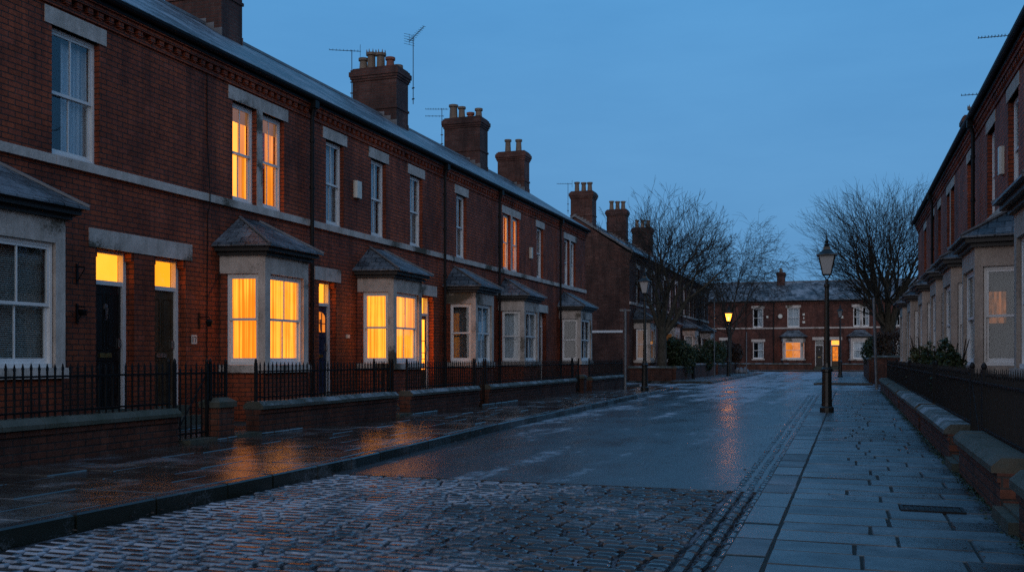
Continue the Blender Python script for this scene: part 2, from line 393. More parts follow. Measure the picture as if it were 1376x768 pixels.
def tag(o, label=None, cat=None, group=None, kind=None):
    if label: o['label'] = label
    if cat: o['category'] = cat
    if group: o['group'] = group
    if kind: o['kind'] = kind
    return o
def thing(name, label, cat, loc=(0, 0, 0), rz=0.0, group=None):
    o = bpy.data.objects.new(name, None); o.empty_display_size = .2; COL.objects.link(o)
    o.location = loc; o.rotation_euler = (0, 0, rz); return tag(o, label, cat, group)
def kids(o): return [c for c in bpy.data.objects if c.parent == o]
def copy_thing(o, loc, rz, label, group=None):
    r = o.copy(); COL.objects.link(r); r.location = loc; r.rotation_euler = (0, 0, rz); r['label'] = label
    if group: r['group'] = group
    for ch in kids(o):
        c = ch.copy(); COL.objects.link(c); c.parent = r
        for gc in kids(ch):
            d = gc.copy(); COL.objects.link(d); d.parent = c
    return r

# ------------------------------------------------------------------ windows, doors, bays
ZS0, ZS1 = 4.12, 4.26          # string course
def folds(mb, F, u0, u1, z0, z1, v, amp=.022, step=.035, seed=0, gather=0):
    r = random.Random(seed); ph = r.random() * 6; n = max(3, int((u1 - u0) / step)); pts = []
    for i in range(n + 1):
        t = i / n; u = u0 + (u1 - u0) * t
        w = math.sin(u * 38 + ph) * .6 + math.sin(u * 71 + ph * 2) * .3 + math.sin(u * 17 + ph * 3) * .4
        pts.append((u, v + amp * w))
    vs = []
    for u, vv in pts: vs.append((*fr(F, u, vv), z0))
    for u, vv in pts: vs.append((*fr(F, u, vv), z1))
    k = len(pts); mb.add(vs, [(i, i + 1, k + i + 1, k + i) for i in range(k - 1)])
def sash(F, u0, u1, z0, z1, style, parent, name, bar=True, seed=0, rec=.1, mid=.5):
    """sliding sash window; returns the frame mesh object"""
    fb = MB(); e = .003; w = .042
    fb.fbox(F, u0 + e, u0 + w, -rec - .09, -rec, z0 + e, z1 - e)
    fb.fbox(F, u1 - w, u1 - e, -rec - .09, -rec, z0 + e, z1 - e)
    fb.fbox(F, u0 + w, u1 - w, -rec - .09, -rec, z1 - .055, z1 - e)
    fb.fbox(F, u0 + w, u1 - w, -rec - .09, -rec + .03, z0 + e, z0 + .06)
    zm = z0 + (z1 - z0) * mid; a, b = u0 + w, u1 - w
    for (za, zb, v0, v1) in ((zm - .02, z1 - .055, -rec - .045, -rec - .01), (z0 + .06, zm + .02, -rec - .082, -rec - .048)):
        fb.fbox(F, a, a + .04, v0, v1, za, zb); fb.fbox(F, b - .04, b, v0, v1, za, zb)
        fb.fbox(F, a + .04, b - .04, v0, v1, zb - .04, zb); fb.fbox(F, a + .04, b - .04, v0, v1, za, za + (.045 if za > zm - .1 else .07))
        if bar:
            c = (a + b) / 2; fb.fbox(F, c - .011, c + .011, v0 + .006, v1 - .006, za + .03, zb - .03)
    fo = fb.build(name, 'white_paint', parent)
    sub = fo if name == 'window' else parent
    pb = MB()
    pb.fbox(F, a + .03, b - .03, -rec - .03, -rec - .026, zm, z1 - .08)
    pb.fbox(F, a + .03, b - .03, -rec - .068, -rec - .064, z0 + .1, zm)
    pb.build('pane', 'glass', sub)
    a -= .01; b += .01; za, zb = z0 + .04, z1 - .02; vb = -rec - .16
    cb = MB()
    if style in ('lit', 'orange', 'dim'):
        folds(cb, F, a - .05, b + .05, za, zb, vb, seed=seed); cb.build('curtain', {'lit': 'lit_curtain', 'orange': 'lit_orange', 'dim': 'lit_dim'}[style], sub)
    elif style == 'litopen':
        cb.quad((*fr(F, a - .4, -rec - .8), za - .1), (*fr(F, b + .4, -rec - .8), za - .1), (*fr(F, b + .4, -rec - .8), zb + .3), (*fr(F, a - .4, -rec - .8), zb + .3))
        cb.build('room_wall', 'lit_room', sub)
        d = MB(); folds(d, F, a - .02, a + .1, za, zb, vb, seed=seed); folds(d, F, b - (b - a) * .34, b + .03, za, zb, vb, seed=seed + 3); d.build('curtain', 'lit_drape', sub)
        d = MB(); folds(d, F, a - .03, b + .03, zb - .3, zb, vb + .05, .012, seed=seed + 5); d.build('pelmet', 'lit_pelmet', sub)
    elif style == 'warmpatch':
        folds(cb, F, a - .05, b + .05, za, zb, vb, .02, seed=seed); cb.build('curtain', 'drape_brown', sub)
        cb = MB(); zq = za + (zb - za) * .42; folds(cb, F, a + (b - a) * .02, a + (b - a) * .55, zq, zq + (zb - za) * .33, vb + .035, .01, seed=seed); cb.build('curtain_glow_patch', 'lit_patch', sub)  # emissive strip in front of the brown drape paints in an orange glow
    elif style == 'net':
        folds(cb, F, a - .05, b + .05, za, zb, vb, .012, seed=seed); cb.build('curtain', 'net', sub)
    elif style == 'brown':
        folds(cb, F, a - .05, b + .05, za, zb, vb, .02, seed=seed); cb.build('curtain', 'drape_brown', sub)
    elif style == 'blind':
        z = za
        while z < zb:
            c = [fr(F, a, vb - .012), fr(F, b, vb - .012), fr(F, b, vb + .012), fr(F, a, vb + .012)]
            cb.quad((*c[0], z + .012), (*c[1], z + .012), (*c[2], z - .012), (*c[3], z - .012)); z += .028
        cb.build('blind', 'blind', sub)
    else:   # 'drawn': a pale drape each side, dark room between
        k = .3 if style == 'drawn' else .42
        folds(cb, F, a - .05, a + (b - a) * (.06 if style == 'half' else k), za, zb, vb, .02, seed=seed)
        folds(cb, F, b - (b - a) * (.55 if style == 'half' else k), b + .05, za, zb, vb, .02, seed=seed + 9); cb.build('curtain', 'drape', sub)
    return fo

def door(F, u0, u1, parent, leaf_mat, fan, seed=0, z0=.47, z1=3.0, glazed=None, letter='brass', rec=.2):
    zt = z0 + 2.02; d = MB(); a, b = u0 + .07, u1 - .07
    d.fbox(F, a, b, -rec - .05, -rec - .01, z0 + .02, zt - .04)
    w = b - a; pr = [(.08, .46, .95, 1.85), (.54, .92, .95, 1.85), (.08, .46, .2, .8), (.54, .92, .2, .8)]
    tall = bool(glazed) and glazed.endswith('*'); glazed = glazed.rstrip('*') if glazed else glazed
    if glazed: pr = pr[2:] + [(.08, .46, .95, 1.3), (.54, .92, .95, 1.3)]
    for (p, q, s, t) in pr:   # raised mouldings round each panel
        x0, x1, y0, y1 = a + w * p, a + w * q, z0 + s, z0 + t
        for r4 in ((x0, x1, y0, y0 + .02), (x0, x1, y1 - .02, y1), (x0, x0 + .02, y0 + .02, y1 - .02), (x1 - .02, x1, y0 + .02, y1 - .02)):
            d.fbox(F, r4[0], r4[1], -rec - .01, -rec + .004, r4[2], r4[3])
        d.fbox(F, x0 + .04, x1 - .04, -rec - .01, -rec - .003, y0 + .04, y1 - .04)
    o = d.build('door', leaf_mat, parent)
    f = MB()
    f.fbox(F, u0 + .003, a, -rec - .06, -rec + .04, z0 + .003, z1 - .003); f.fbox(F, b, u1 - .003, -rec - .06, -rec + .04, z0 + .003, z1 - .003)
    f.fbox(F, a, b, -rec - .06, -rec + .03, zt - .04, zt + .03); f.fbox(F, a, b, -rec - .06, -rec + .02, z1 - .05, z1 - .003)
    f.build('door_frame', 'white_paint', o)
    p = MB(); p.fbox(F, a, b, -rec - .03, -rec - .024, zt + .03, z1 - .05); p.build('fanlight', 'glass', o)
    p = MB(); c = [fr(F, a - .03, -rec - .1), fr(F, b + .03, -rec - .1)]
    p.quad((*c[0], zt), (*c[1], zt), (*c[1], z1), (*c[0], z1)); p.build('fanlight_backing' if not fan else 'fanlight_glow', fan or 'interior', o)
    if tall:
        p = MB(); p.fbox(F, a + w * .14, a + w * .86, -rec - .006, -rec + .002, z0 + .5, z0 + 1.88); p.build('door_glass', glazed, o)
    elif glazed:
        p = MB(); c0 = a + w * .12; c1 = a + w * .88
        pts = [fr(F, c0, -rec - .002), fr(F, c1, -rec - .002)]
        arc = [(c0 + (c1 - c0) * (.5 - .5 * math.cos(PI * i / 8)), z0 + 1.72 + .13 * math.sin(PI * i / 8)) for i in range(9)]
        p.poly([(*fr(F, c0, -rec - .004), z0 + 1.4), (*fr(F, c1, -rec - .004), z0 + 1.4)] + [(*fr(F, u, -rec - .004), z) for u, z in arc[::-1]])
        p.build('door_glass', glazed, o)
        p = MB()
        for k in (.33, .66): u = c0 + (c1 - c0) * k; p.fbox(F, u - .012, u + .012, -rec - .004, -rec + .008, z0 + 1.4, z0 + 1.83)
        p.fbox(F, c0, c1, -rec - .004, -rec + .006, z0 + 1.58, z0 + 1.6); p.build('glazing_bar', leaf_mat, o)
    p = MB(); p.fbox(F, a + w * .5 - .13, a + w * .5 + .13, -rec - .004, -rec + .012, z0 + .83, z0 + .9); p.build('letterbox', letter, o)
    p = MB(); q = fr(F, b - .06, -rec + .03); p.tube([(q[0], q[1], z0 + 1.0), (q[0], q[1], z0 + 1.12)], .018, 8); p.fbox(F, b - .085, b - .035, -rec - .004, -rec + .015, z0 + .98, z0 + 1.14); p.build('handle', 'chrome', o)
    if seed % 2 == 0:
        p = MB(); q = fr(F, a + w * .5, -rec + .02); p.tube([(q[0], q[1], z0 + 1.42), (q[0], q[1], z0 + 1.62)], [.012, .03], 8); p.fbox(F, a + w * .5 - .03, a + w * .5 + .03, -rec - .004, -rec + .02, z0 + 1.6, z0 + 1.68); p.build('knocker', 'chrome', o)
    return o

def bay(a, b, parent, sfront, sside, side2=None, cant=.2, dep=.85, mats=('stone', 'brick_red'), seed=0, barside=False, hi=0.0, wide=.17):
    st = MB(); br = MB()
    P = [(a - cant, 0), (a, dep), (b, dep), (b + cant, 0)]     # (u, out)
    def off(poly, d):   # push the three faces out by d
        res = []
        n = len(poly)
        segs = []
        for i in range(n - 1):
            dx, dy = poly[i + 1][0] - poly[i][0], poly[i + 1][1] - poly[i][1]; l = math.hypot(dx, dy)
            nx, ny = -dy / l, dx / l
            segs.append(((poly[i][0] + nx * d, poly[i][1] + ny * d), (dx / l, dy / l)))
        def at0(s): (px, py), (dx, dy) = s; t = (0.003 - py) / dy; return (px + dx * t, 0.003)
        res.append(at0(segs[0]))
        for i in range(n - 2):
            (p, d1), (q, d2) = segs[i], segs[i + 1]
            cr = d1[0] * d2[1] - d1[1] * d2[0]; t = ((q[0] - p[0]) * d2[1] - (q[1] - p[1]) * d2[0]) / cr
            res.append((p[0] + d1[0] * t, p[1] + d1[1] * t))
        res.append(at0(segs[-1]))
        return res
    W = lambda poly: [(u, -v) for u, v in poly]
    base = W(off(P, -.02)); br.prism(base, -.05, 1.02)
    st.prism(W(off(P, .05)), 1.02, 1.16 + hi)
    st.prism(W(off(P, .0)), 2.85, 3.18)
    # corner piers
    def lerp(p, q, t): return (p[0] + (q[0] - p[0]) * t, p[1] + (q[1] - p[1]) * t)
    def unit(p, q): l = math.hypot(q[0] - p[0], q[1] - p[1]); return ((q[0] - p[0]) / l, (q[1] - p[1]) / l)
    z0, z1 = 1.16 + hi, 2.85
    for (C, S, Fp) in ((P[1], P[0], P[2]), (P[2], P[3], P[1])):
        us, uf = unit(C, S), unit(C, Fp); wS, wF, th = .13, wide, .16
        c1 = (C[0] + us[0] * wS, C[1] + us[1] * wS); c2 = (C[0] + uf[0] * wF, C[1] + uf[1] * wF)
        c1i = (c1[0] + uf[0] * th, c1[1] + uf[1] * th); c2i = (c2[0] + us[0] * th, c2[1] + us[1] * th)
        ci = (c1i[0] + us[0] * 0 + 0, c2i[1])
        st.prism(W([c1, C, c2, c2i, c1i]), z0, z1)
    ob = st.build('bay_window', mats[0], parent)
    FR = []
    for i in range(3):
        p, q = P[i], P[i + 1]; l = math.hypot(q[0] - p[0], q[1] - p[1]); u = ((q[0] - p[0]) / l, (q[1] - p[1]) / l); n = (-u[1], u[0])
        FR.append((((p[0], -p[1]), (u[0], -u[1]), (n[0], -n[1])), l))
    bw = .13
    for i, (F, l) in enumerate(FR):
        if i == 0: br.fbox(F, .0, bw, -.14, -.006, z0, z1)
        if i == 2: br.fbox(F, l - bw, l, -.14, -.006, z0, z1)
    br.build('bay_wall', mats[1], ob)
    (Fa, la), (Fb, lb), (Fc, lc) = FR
    sash(Fa, bw, la - .13, z0, z1, sside, ob, 'sash_frame', barside, seed, .06)
    sash(Fb, wide, lb - wide, z0, z1, sfront, ob, 'sash_frame', True, seed + 1, .06)
    sash(Fc, .13, lc - bw, z0, z1, side2 or sside, ob, 'sash_frame', barside, seed + 2, .06)
    k = MB(); k.prism(W(off(P, .07)), 3.18, 3.25); k.prism(W(off(P, .16)), 3.25, 3.33); k.build('bay_cornice', 'dark_timber', ob)
    E = off(P, .24); r = MB(); zt = 3.97; ze = 3.36
    A1 = (a + .42, .003); A2 = (b - .42, .003)
    e = [(u, -v, ze) for u, v in E]; t1 = (A1[0], -.003, zt); t2 = (A2[0], -.003, zt)
    eb = [(u, -v, 3.33) for u, v in E]
    r.poly([e[0], e[1], t1]); r.poly([e[1], e[2], t2, t1]); r.poly([e[2], e[3], t2])
    for i in range(3): r.quad(eb[i], eb[i + 1], e[i + 1], e[i])
    r.poly(eb[::-1]); r.poly([e[0], t1, t2, e[3], eb[3], eb[0]])
    r.build('bay_roof', 'slate_bay', ob)
    for (p, q) in ((e[1], t1), (e[2], t2)):
        h = MB(); h.tube([(p[0], p[1], p[2] + .015), (q[0], q[1], q[2] + .015)], .028, 5); h.build('bay_hip', 'lead', ob)
    return ob

def chimney(parent, x0, x1, y0, y1, ztop, pots, zb=7.6, mat='brick_dark', seed=0):
    m = MB(); m.box(x0, x1, y0, y1, zb, ztop - .42)
    z = ztop - .42
    for d, h in ((.03, .07), (.06, .08), (.09, .15), (.05, .07), (.0, .05)):
        m.box(x0 - d, x1 + d, y0 - d, y1 + d, z, z + h); z += h
    m.box(x0 - .03, x1 + .03, y0 - .03, y1 + .03, ztop - 1.35, ztop - 1.28)
    o = m.build('chimney', mat, parent)
    n = 7      # lead flashing stepping down the roof on both flanks
    for xx in ((x0 - .012, x0), (x1, x1 + .012)):
        f = MB()
        for k in range(n):
            yy = y0 - .02 + (y1 - y0) * k / n
            zz = 8.9 - abs(yy + (y1 - y0) / n / 2 - 3.0) * .6375
            f.box(xx[0], xx[1], yy, yy + (y1 - y0) / n, zz - .1, zz + .17)
        f.build('flashing', 'lead', o)
    r = random.Random(seed)
    for i, (t, hh, kind) in enumerate(pots):
        cx = (x0 + x1) / 2 + r.uniform(-.04, .04); cy = y0 + (y1 - y0) * t; q = MB()
        rr = .135 if kind != 'wide' else .165
        if kind == 'crown':
            q.lathe(cx, cy, [(rr + .03, ztop - .02), (rr + .03, ztop + .06), (rr, ztop + .08), (rr - .01, ztop + hh - .1), (rr + .04, ztop + hh - .08), (rr + .04, ztop + hh)], 10)
            for j in range(8):
                an = 2 * PI * j / 8; px, py = cx + (rr + .02) * math.cos(an), cy + (rr + .02) * math.sin(an); q.tube([(px, py, ztop + hh - .02), (px * 1.0, py, ztop + hh + .1)], [.028, .008], 4)
        else:
            q.lathe(cx, cy, [(rr + .02, ztop - .02), (rr + .02, ztop + .05), (rr, ztop + .07), (rr - .02, ztop + hh - .1), (rr + .025, ztop + hh - .08), (rr + .025, ztop + hh), (rr - .03, ztop + hh), (rr - .04, ztop + hh - .1)], 12)
        q.build('chimney_pot', 'red_clay' if kind == 'red' else 'buff_clay', o, smooth=False)
    return o

def house(label, loc, rz, w, wins=(), bays=(), doors=(), chims=(), pipes=(), brickm='brick_red', stonem='stone', ends=(False, False), group=None, extras=None, seed=0, lwins=(), roof_hi=0.0, stacks_mat='brick_dark'):
    """wins: (x0,x1,style) upper floor, x pairs; bays: (a,b,front,side); doors: (x0,x1,mat,fan,glazed,lintel x0,x1)"""
    root = thing('terraced_house', label, 'house', loc, rz, group)
    e = .002; X0, X1 = e, w - e; ZB, ZT, D = -.1, 6.82, 6.0; th = .25
    ops = [(a, b, ZS1, 6.16) for a, b, s in wins] + [(d[0], d[1], .47, 3.0) for d in doors]
    ops += [(max(X0 + .05, a - .05), min(X1 - .05, b + .05), 1.16, 2.85) for a, b, *_ in bays]
    ops += [(a, b, 1.16, 2.85) for a, b, s in lwins]
    xs = sorted({X0, X1, *[o[0] for o in ops], *[o[1] for o in ops]}); zs = sorted({ZB, ZT, *[o[2] for o in ops], *[o[3] for o in ops]})
    m = MB()
    def hole(x, z): return any(o[0] < x < o[1] and o[2] < z < o[3] for o in ops)
    idx = {}
    for yi, y in enumerate((0.0, th)):
        vs = [(x, y, z) for z in zs for x in xs]; nx = len(xs)
        fs = [(j * nx + i, j * nx + i + 1, (j + 1) * nx + i + 1, (j + 1) * nx + i) for j in range(len(zs) - 1) for i in range(nx - 1)
              if not hole((xs[i] + xs[i + 1]) / 2, (zs[j] + zs[j + 1]) / 2)]
        if yi: fs = [f[::-1] for f in fs]
        m.add(vs, fs)
    for (a, b, c, d) in ops:
        m.quad((a, 0, c), (a, th, c), (a, th, d), (a, 0, d)); m.quad((b, th, c), (b, 0, c), (b, 0, d), (b, th, d))
        m.quad((a, 0, c), (b, 0, c), (b, th, c), (a, th, c)); m.quad((a, th, d), (b, th, d), (b, 0, d), (a, 0, d))
    zr = 8.84 + roof_hi
    for x, s in ((X0, 1), (X1, -1)):
        pts = [(x, 0, ZB), (x, 0, ZT), (x, 3.0, zr), (x, D, ZT), (x, D, ZB)]
        m.poly(pts if s > 0 else pts[::-1])
    m.quad((X1, D, ZB), (X0, D, ZB), (X0, D, ZT), (X1, D, ZT))
    wall = m.build('wall', brickm, root, fix=False)
    f = MB(); f.box(X0 + .02, X1 - .02, th + .01, D - .02, .3, .4); f.box(X0 + .02, X1 - .02, th + .01, D - .02, 3.6, 3.7); f.box(X0 + .02, X1 - .02, th + .01, D - .02, 6.5, 6.55); f.box(X0 + .02, X1 - .02, 3.0, 3.1, .4, 6.5)
    f.build('floor', 'interior', root)
    # string course in lengths
    s = MB(); x = X0; r = random.Random(seed)
    while x < X1 - .01:
        x2 = min(X1, x + r.uniform(1.1, 1.7)); 
        if X1 - x2 < .3: x2 = X1
        s.box(x, x2 - .004, -.06 - r.uniform(0, .006), .004, ZS0, ZS1 - .001 - r.uniform(0, .004)); x = x2
    s.build('string_course', stonem, root)
    # cornice
    c = MB(); c.box(X0, X1, -.035, .003, 6.44, 6.51)
    x = .05
    while x < w - .12: c.box(x, x + .11, -.075, .003, 6.53, 6.62); c.box(x + .03, x + .09, -.06, .003, 6.51, 6.53); x += .22
    c.box(X0, X1, -.1, .003, 6.62, 6.7); c.box(X0, X1, -.14, .003, 6.7, 6.79)
    c.build('cornice', brickm, root)
    gt = MB(); n = 7; prof = [(.15 + .065 - .065 * math.cos(PI * i / (n - 1)), 6.86 - .085 * math.sin(PI * i / (n - 1))) for i in range(n)]
    gt.extr(prof, ((X0, 0), (X1, 0), (0, -1))); gt.box(X0, X1, -.15, -.141, 6.72, 6.86); gt.build('gutter', 'black_iron', root)
    # roof
    k = (zr + .06 - 6.86) / 3.2; ro = MB(); zz = lambda y: 6.86 + (y + .2) * k
    y0_, t_ = -.2, .05
    prof = [(-.2, 6.86), (-.2, 6.86 + t_), (3.0, zr + .06 + t_), (6.2, 6.86 + t_), (6.2, 6.86), (3.0, zr + .06)]
    ro.extr([(y, z) for y, z in prof], ((X0, 0), (X1, 0), (0, 1)))
    roof = ro.build('roof', 'slate', root)
    rt = MB(); x = X0
    while x < X1 - .02:
        x2 = min(x + .44, X1); rt.tube([(x + .004, 3.0, zr + .09), (x2 - .004, 3.0, zr + .09)], .085, 7); x = x2
    rt.build('ridge_tiles', 'lead', roof)
    for i, (a, b, st) in enumerate(wins):
        fo = sash(F0, a, b, ZS1, 6.16, st, root, 'window', True, seed * 7 + i)
    # lintels for single and paired windows, mullion between pairs
    used = set(); ws = sorted(wins)
    for i, (a, b, st) in enumerate(ws):
        if i in used: continue
        l0, l1 = a - .14, b + .14; lb = MB()
        if i + 1 < len(ws) and ws[i + 1][0] - b < .3:
            l1 = ws[i + 1][1] + .14; used.add(i + 1)
            mm = MB(); mm.box(b + .002, ws[i + 1][0] - .002, -.012, th - .01, ZS1 + .002, 6.158); mm.build('mullion', stonem, root)
        lb.box(max(X0, l0), min(X1, l1), -.014, .12, 6.16, 6.41); lb.build('lintel', stonem, root)
    for i, (a, b, st) in enumerate(lwins):
        sash(F0, a, b, 1.16, 2.85, st, root, 'window', True, seed * 5 + i)
        lb = MB(); lb.box(a - .14, b + .14, -.014, .12, 2.85, 3.1); lb.build('lintel', stonem, root)
        lb = MB(); lb.box(a - .1, b + .1, -.07, .08, 1.04, 1.16); lb.build('sill', stonem, root)
    for i, d in enumerate(doors):
        x0, x1, dm, fan, glz = d[:5]
        door(F0, x0, x1, root, dm, fan, seed + i, glazed=glz, letter='brass' if (seed + i) % 2 == 0 else 'chrome')
        l0, l1 = (d[5], d[6]) if len(d) > 5 else (x0 - .2, x1 + .2)
        lb = MB(); lb.box(max(X0, l0), min(X1, l1), -.016, .12, 3.0, 3.29)
        lb.build('lintel', stonem, root)
        lb = MB(); lb.box(x0 - .12, x1 + .12, -.32, .2, .1, .3); lb.box(x0 - .02, x1 + .02, -.06, .2, .3, .472); lb.build('doorstep', 'coping', root)
        for (xx, sg) in ((x0, 1), (x1, -1)):        # shoulders under the lintel ends
            cb = MB(); cb.prism([(xx, .02), (xx + sg * .045, .02), (xx + sg * .045, .16), (xx, .16)], 2.86, 2.998); cb.build('lintel_shoulder', brickm, root)
    for i, (a, b, sf, ss, *rest) in enumerate(bays):
        bay(a, b, root, sf, ss, *(rest[:1] or [None]), mats=(stonem if stonem != 'stone' or True else 0, brickm), seed=seed * 11 + i)
    for (x0, x1, y0, y1, zt, pots) in chims: chimney(root, x0, x1, y0, y1, zt, pots, mat=stacks_mat, seed=seed)
    for x in pipes:
        p = MB(); p.tube([(x, -.2, 6.8), (x, -.2, 6.7), (x, -.13, 6.45), (x, -.13, .25)], .042, 8); p.box(x - .08, x + .08, -.26, -.14, 6.62, 6.78)
        for z in (5.9, 4.9, 3.6, 2.4, 1.2): p.lathe(x, -.13, [(.056, z), (.056, z + .07)], 8)
        p.build('downpipe', 'black_iron', root)
    if extras: extras(root)
    return root

LEFT = lambda t0, t1, label, T=None, **k: None
def mapx(f, seq): return seq
def left(label, t0, t1, wins=(), bays=(), doors=(), chims=(), pipes=(), lwins=(), **k):
    s = lambda t: t - t0
    return house(label, (-11.0, t0, 0), PI / 2, t1 - t0, [(s(a), s(b), c) for a, b, c in wins], [(s(a[0]), s(a[1]), *a[2:]) for a in bays],
                 [(s(d[0]), s(d[1]), *d[2:5], *[s(q) for q in d[5:]]) for d in doors], [(s(a), s(b), y0, y1, z, p) for a, b, y0, y1, z, p in chims],
                 [s(p) for p in pipes], lwins=[(s(a), s(b), c) for a, b, c in lwins], **k)
PHI = .0075
def rpos(t, d, z=0): return (-math.sin(PHI) * t + math.cos(PHI) * d, math.cos(PHI) * t + math.sin(PHI) * d, z)
DR = 3.0
def right(label, t0, t1, wins=(), bays=(), doors=(), chims=(), pipes=(), **k):
    s = lambda t: t1 - t
    return house(label, rpos(t1, DR), -PI / 2 + PHI, t1 - t0, [(s(b), s(a), c) for a, b, c in wins], [(s(a[1]), s(a[0]), *a[2:]) for a in bays],
                 [(s(d[1]), s(d[0]), *d[2:5]) for d in doors], [(s(b), s(a), y0, y1, z, p) for a, b, y0, y1, z, p in chims], [s(p) for p in pipes], stonem='stone_paint', **k)
def far(label, x0, x1, wins=(), bays=(), doors=(), chims=(), pipes=(), lwins=(), **k):
    s = lambda t: t - x0
    return house(label, (x0, 98.6, 0), 0, x1 - x0, [(s(a), s(b), c) for a, b, c in wins], [(s(a[0]), s(a[1]), *a[2:]) for a in bays],
                 [(s(d[0]), s(d[1]), *d[2:5], *[s(q) for q in d[5:]]) for d in doors], [(s(a), s(b), y0, y1, z, p) for a, b, y0, y1, z, p in chims],
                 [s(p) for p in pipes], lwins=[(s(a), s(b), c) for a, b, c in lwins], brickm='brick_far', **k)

# extras -------------------------------------------------------------
def alarm(x, z, sx=.14, sz=.2, mat='box_plastic'):
    def f(root):
        m = MB(); m.prism([(x - sx, 0), (x + sx, 0), (x + sx, -.05), (x + sx - .03, -.09), (x - sx + .03, -.09), (x - sx, -.05)], z - sz, z + sz); m.build('alarm_box', mat, root)
    return f
def exA(root):      # house on the far left
    for z in (2.55, 1.95):
        m = MB(); x = 11.6 - 4.0
        m.box(x - .02, x + .02, -.02, .003, z - .14, z + .16); m.tube([(x, -.02, z + .12), (x, -.16, z + .1)], .01, 5); m.tube([(x, -.02, z - .1), (x, -.15, z + .08)], .008, 5)
        if z < 2: m.lathe(x, -.12, [(.05, z - .02), (.075, z + .05), (.07, z + .07)], 8)
        m.build('wall_bracket', 'black_iron', root)
def exB(root):
    x = 14.5 - 13.1
    m = MB(); m.box(x - .02, x + .02, -.02, .003, 1.82, 2.1); m.tube([(x, -.02, 2.02), (x, -.22, 2.02), (x, -.22, 1.94)], .012, 5); m.lathe(x, -.22, [(.03, 1.85), (.07, 1.94), (.03, 1.98)], 8); m.build('wall_bracket', 'black_iron', root)
    x = 14.36 - 13.1
    m = MB(); m.box(x - .07, x + .07, -.014, .003, 1.54, 1.7); o = m.build('number_plate', 'box_plastic', root)
    n = MB(); n.box(x - .055, x - .035, -.017, -.014, 1.57, 1.67); n.box(x - .01, x + .05, -.017, -.014, 1.655, 1.67)
    n.hexa([(x + .012, -.017, 1.57), (x + .028, -.017, 1.57), (x + .028, -.014, 1.57), (x + .012, -.014, 1.57), (x + .034, -.017, 1.656), (x + .05, -.017, 1.656), (x + .05, -.014, 1.656), (x + .034, -.014, 1.656)])
    n.build('digit', 'black_paint', o)
    x = 14.72 - 13.1
    m = MB(); m.tube([(x, -.012, 6.42), (x + .01, -.012, 5.2), (x, -.075, 4.27), (x, -.075, 4.1), (x + .02, -.012, 3.9), (x, -.012, 2.3), (x - .01, -.012, 1.0)], .009, 5); m.tube([(x, -.012, 2.35), (x + .4, -.012, 2.9)], .006, 4); m.build('cable', 'black_iron', root)
def exC(root):
    alarm(20.35 - 18.25, 5.25)(root)
    x = 19.9 - 18.25; m = MB(); m.box(x - .05, x + .05, -.05, .003, 1.75, 1.83); m.build('doorbell', 'box_plastic', root)
def exGable(root):
    m = MB(); m.box(-.05, .003, .35, 5.0, 2.62, 2.74); m.build('gable_band', 'white_paint', root)
    m = MB()
    k = (8.9 - 6.86) / 3.2
    m.hexa([(-.06, -.2, 6.84), (.1, -.2, 6.84), (.1, 3, 8.88), (-.06, 3, 8.88), (-.06, -.2, 6.96), (.1, -.2, 6.96), (.1, 3, 9.0), (-.06, 3, 9.0)])
    m.hexa([(-.06, 6.2, 6.84), (-.06, 3, 8.88), (.1, 3, 8.88), (.1, 6.2, 6.84), (-.06, 6.2, 6.96), (-.06, 3, 9.0), (.1, 3, 9.0), (.1, 6.2, 6.96)])
    m.build('verge', 'lead', root)

P5 = [(.1, .1, 'plain'), (.28, .38, 'red'), (.5, .55, 'crown'), (.72, .6, 'crown'), (.9, .45, 'plain')]
P4 = [(.15, .38, 'plain'), (.38, .25, 'red'), (.62, .5, 'plain'), (.85, .6, 'wide')]
P2 = [(.3, .55, 'plain'), (.7, .58, 'plain')]
P3 = [(.2, .5, 'plain'), (.5, .52, 'plain'), (.8, .55, 'plain')]
G1, G2, G3, G4 = 'terraced houses on the left', 'terraced houses beyond the left side street', 'terraced houses across the end', 'terraced houses on the right'
# --- left terrace (positions along the street in metres)
left('red brick house at the left edge with unlit blind-covered bay and black door', 4.0, 13.1, wins=[(5.0, 5.95, 'drawn'), (8.7, 9.65, 'drawn'), (11.12, 12.07, 'half')],
     bays=[(5.4, 6.9, 'blind', 'blind'), (9.0, 10.5, 'blind', 'blind')], doors=[(12.0, 12.84, 'black_paint', 'lit_fan', None, 11.84, 13.1)], group=G1, extras=exA, seed=2)
left('brick house with brightly lit curtained bay and lit paired upper windows', 13.1, 18.25, wins=[(15.5, 16.28, 'litopen'), (16.48, 17.26, 'litopen')],
     bays=[(15.3, 16.8, 'lit', 'lit')], doors=[(13.34, 14.14, 'brown_paint', 'lit_fan_deep', None, 13.1, 14.3)], pipes=[18.15], group=G1, extras=exB, seed=3)
left('brick house with dark blue door, alarm box and second lit bay', 18.25, 23.0, wins=[(18.95, 19.75, 'half'), (21.1, 21.9, 'half')],
     bays=[(20.6, 22.2, 'lit', 'lit')], doors=[(18.65, 19.4, 'navy_paint', 'lit_fan', 'lit_orange')], chims=[(18.6 , 19.4, 2.5, 4.0, 10.9, P4)], group=G1, extras=exC, seed=4)
left('brick house with unlit bay between two black downpipes, glowing doorway', 23.0, 28.7, wins=[(23.3, 24.1, 'drawn'), (26.5, 27.3, 'drawn')],
     bays=[(25.9, 27.4, 'net', 'brown')], doors=[(23.85, 24.85, 'brown_paint', 'lit_fan', 'lit_room*')], chims=[(27.5, 28.35, 2.45, 4.0, 10.5, P5)], pipes=[25.35], group=G1, seed=5)
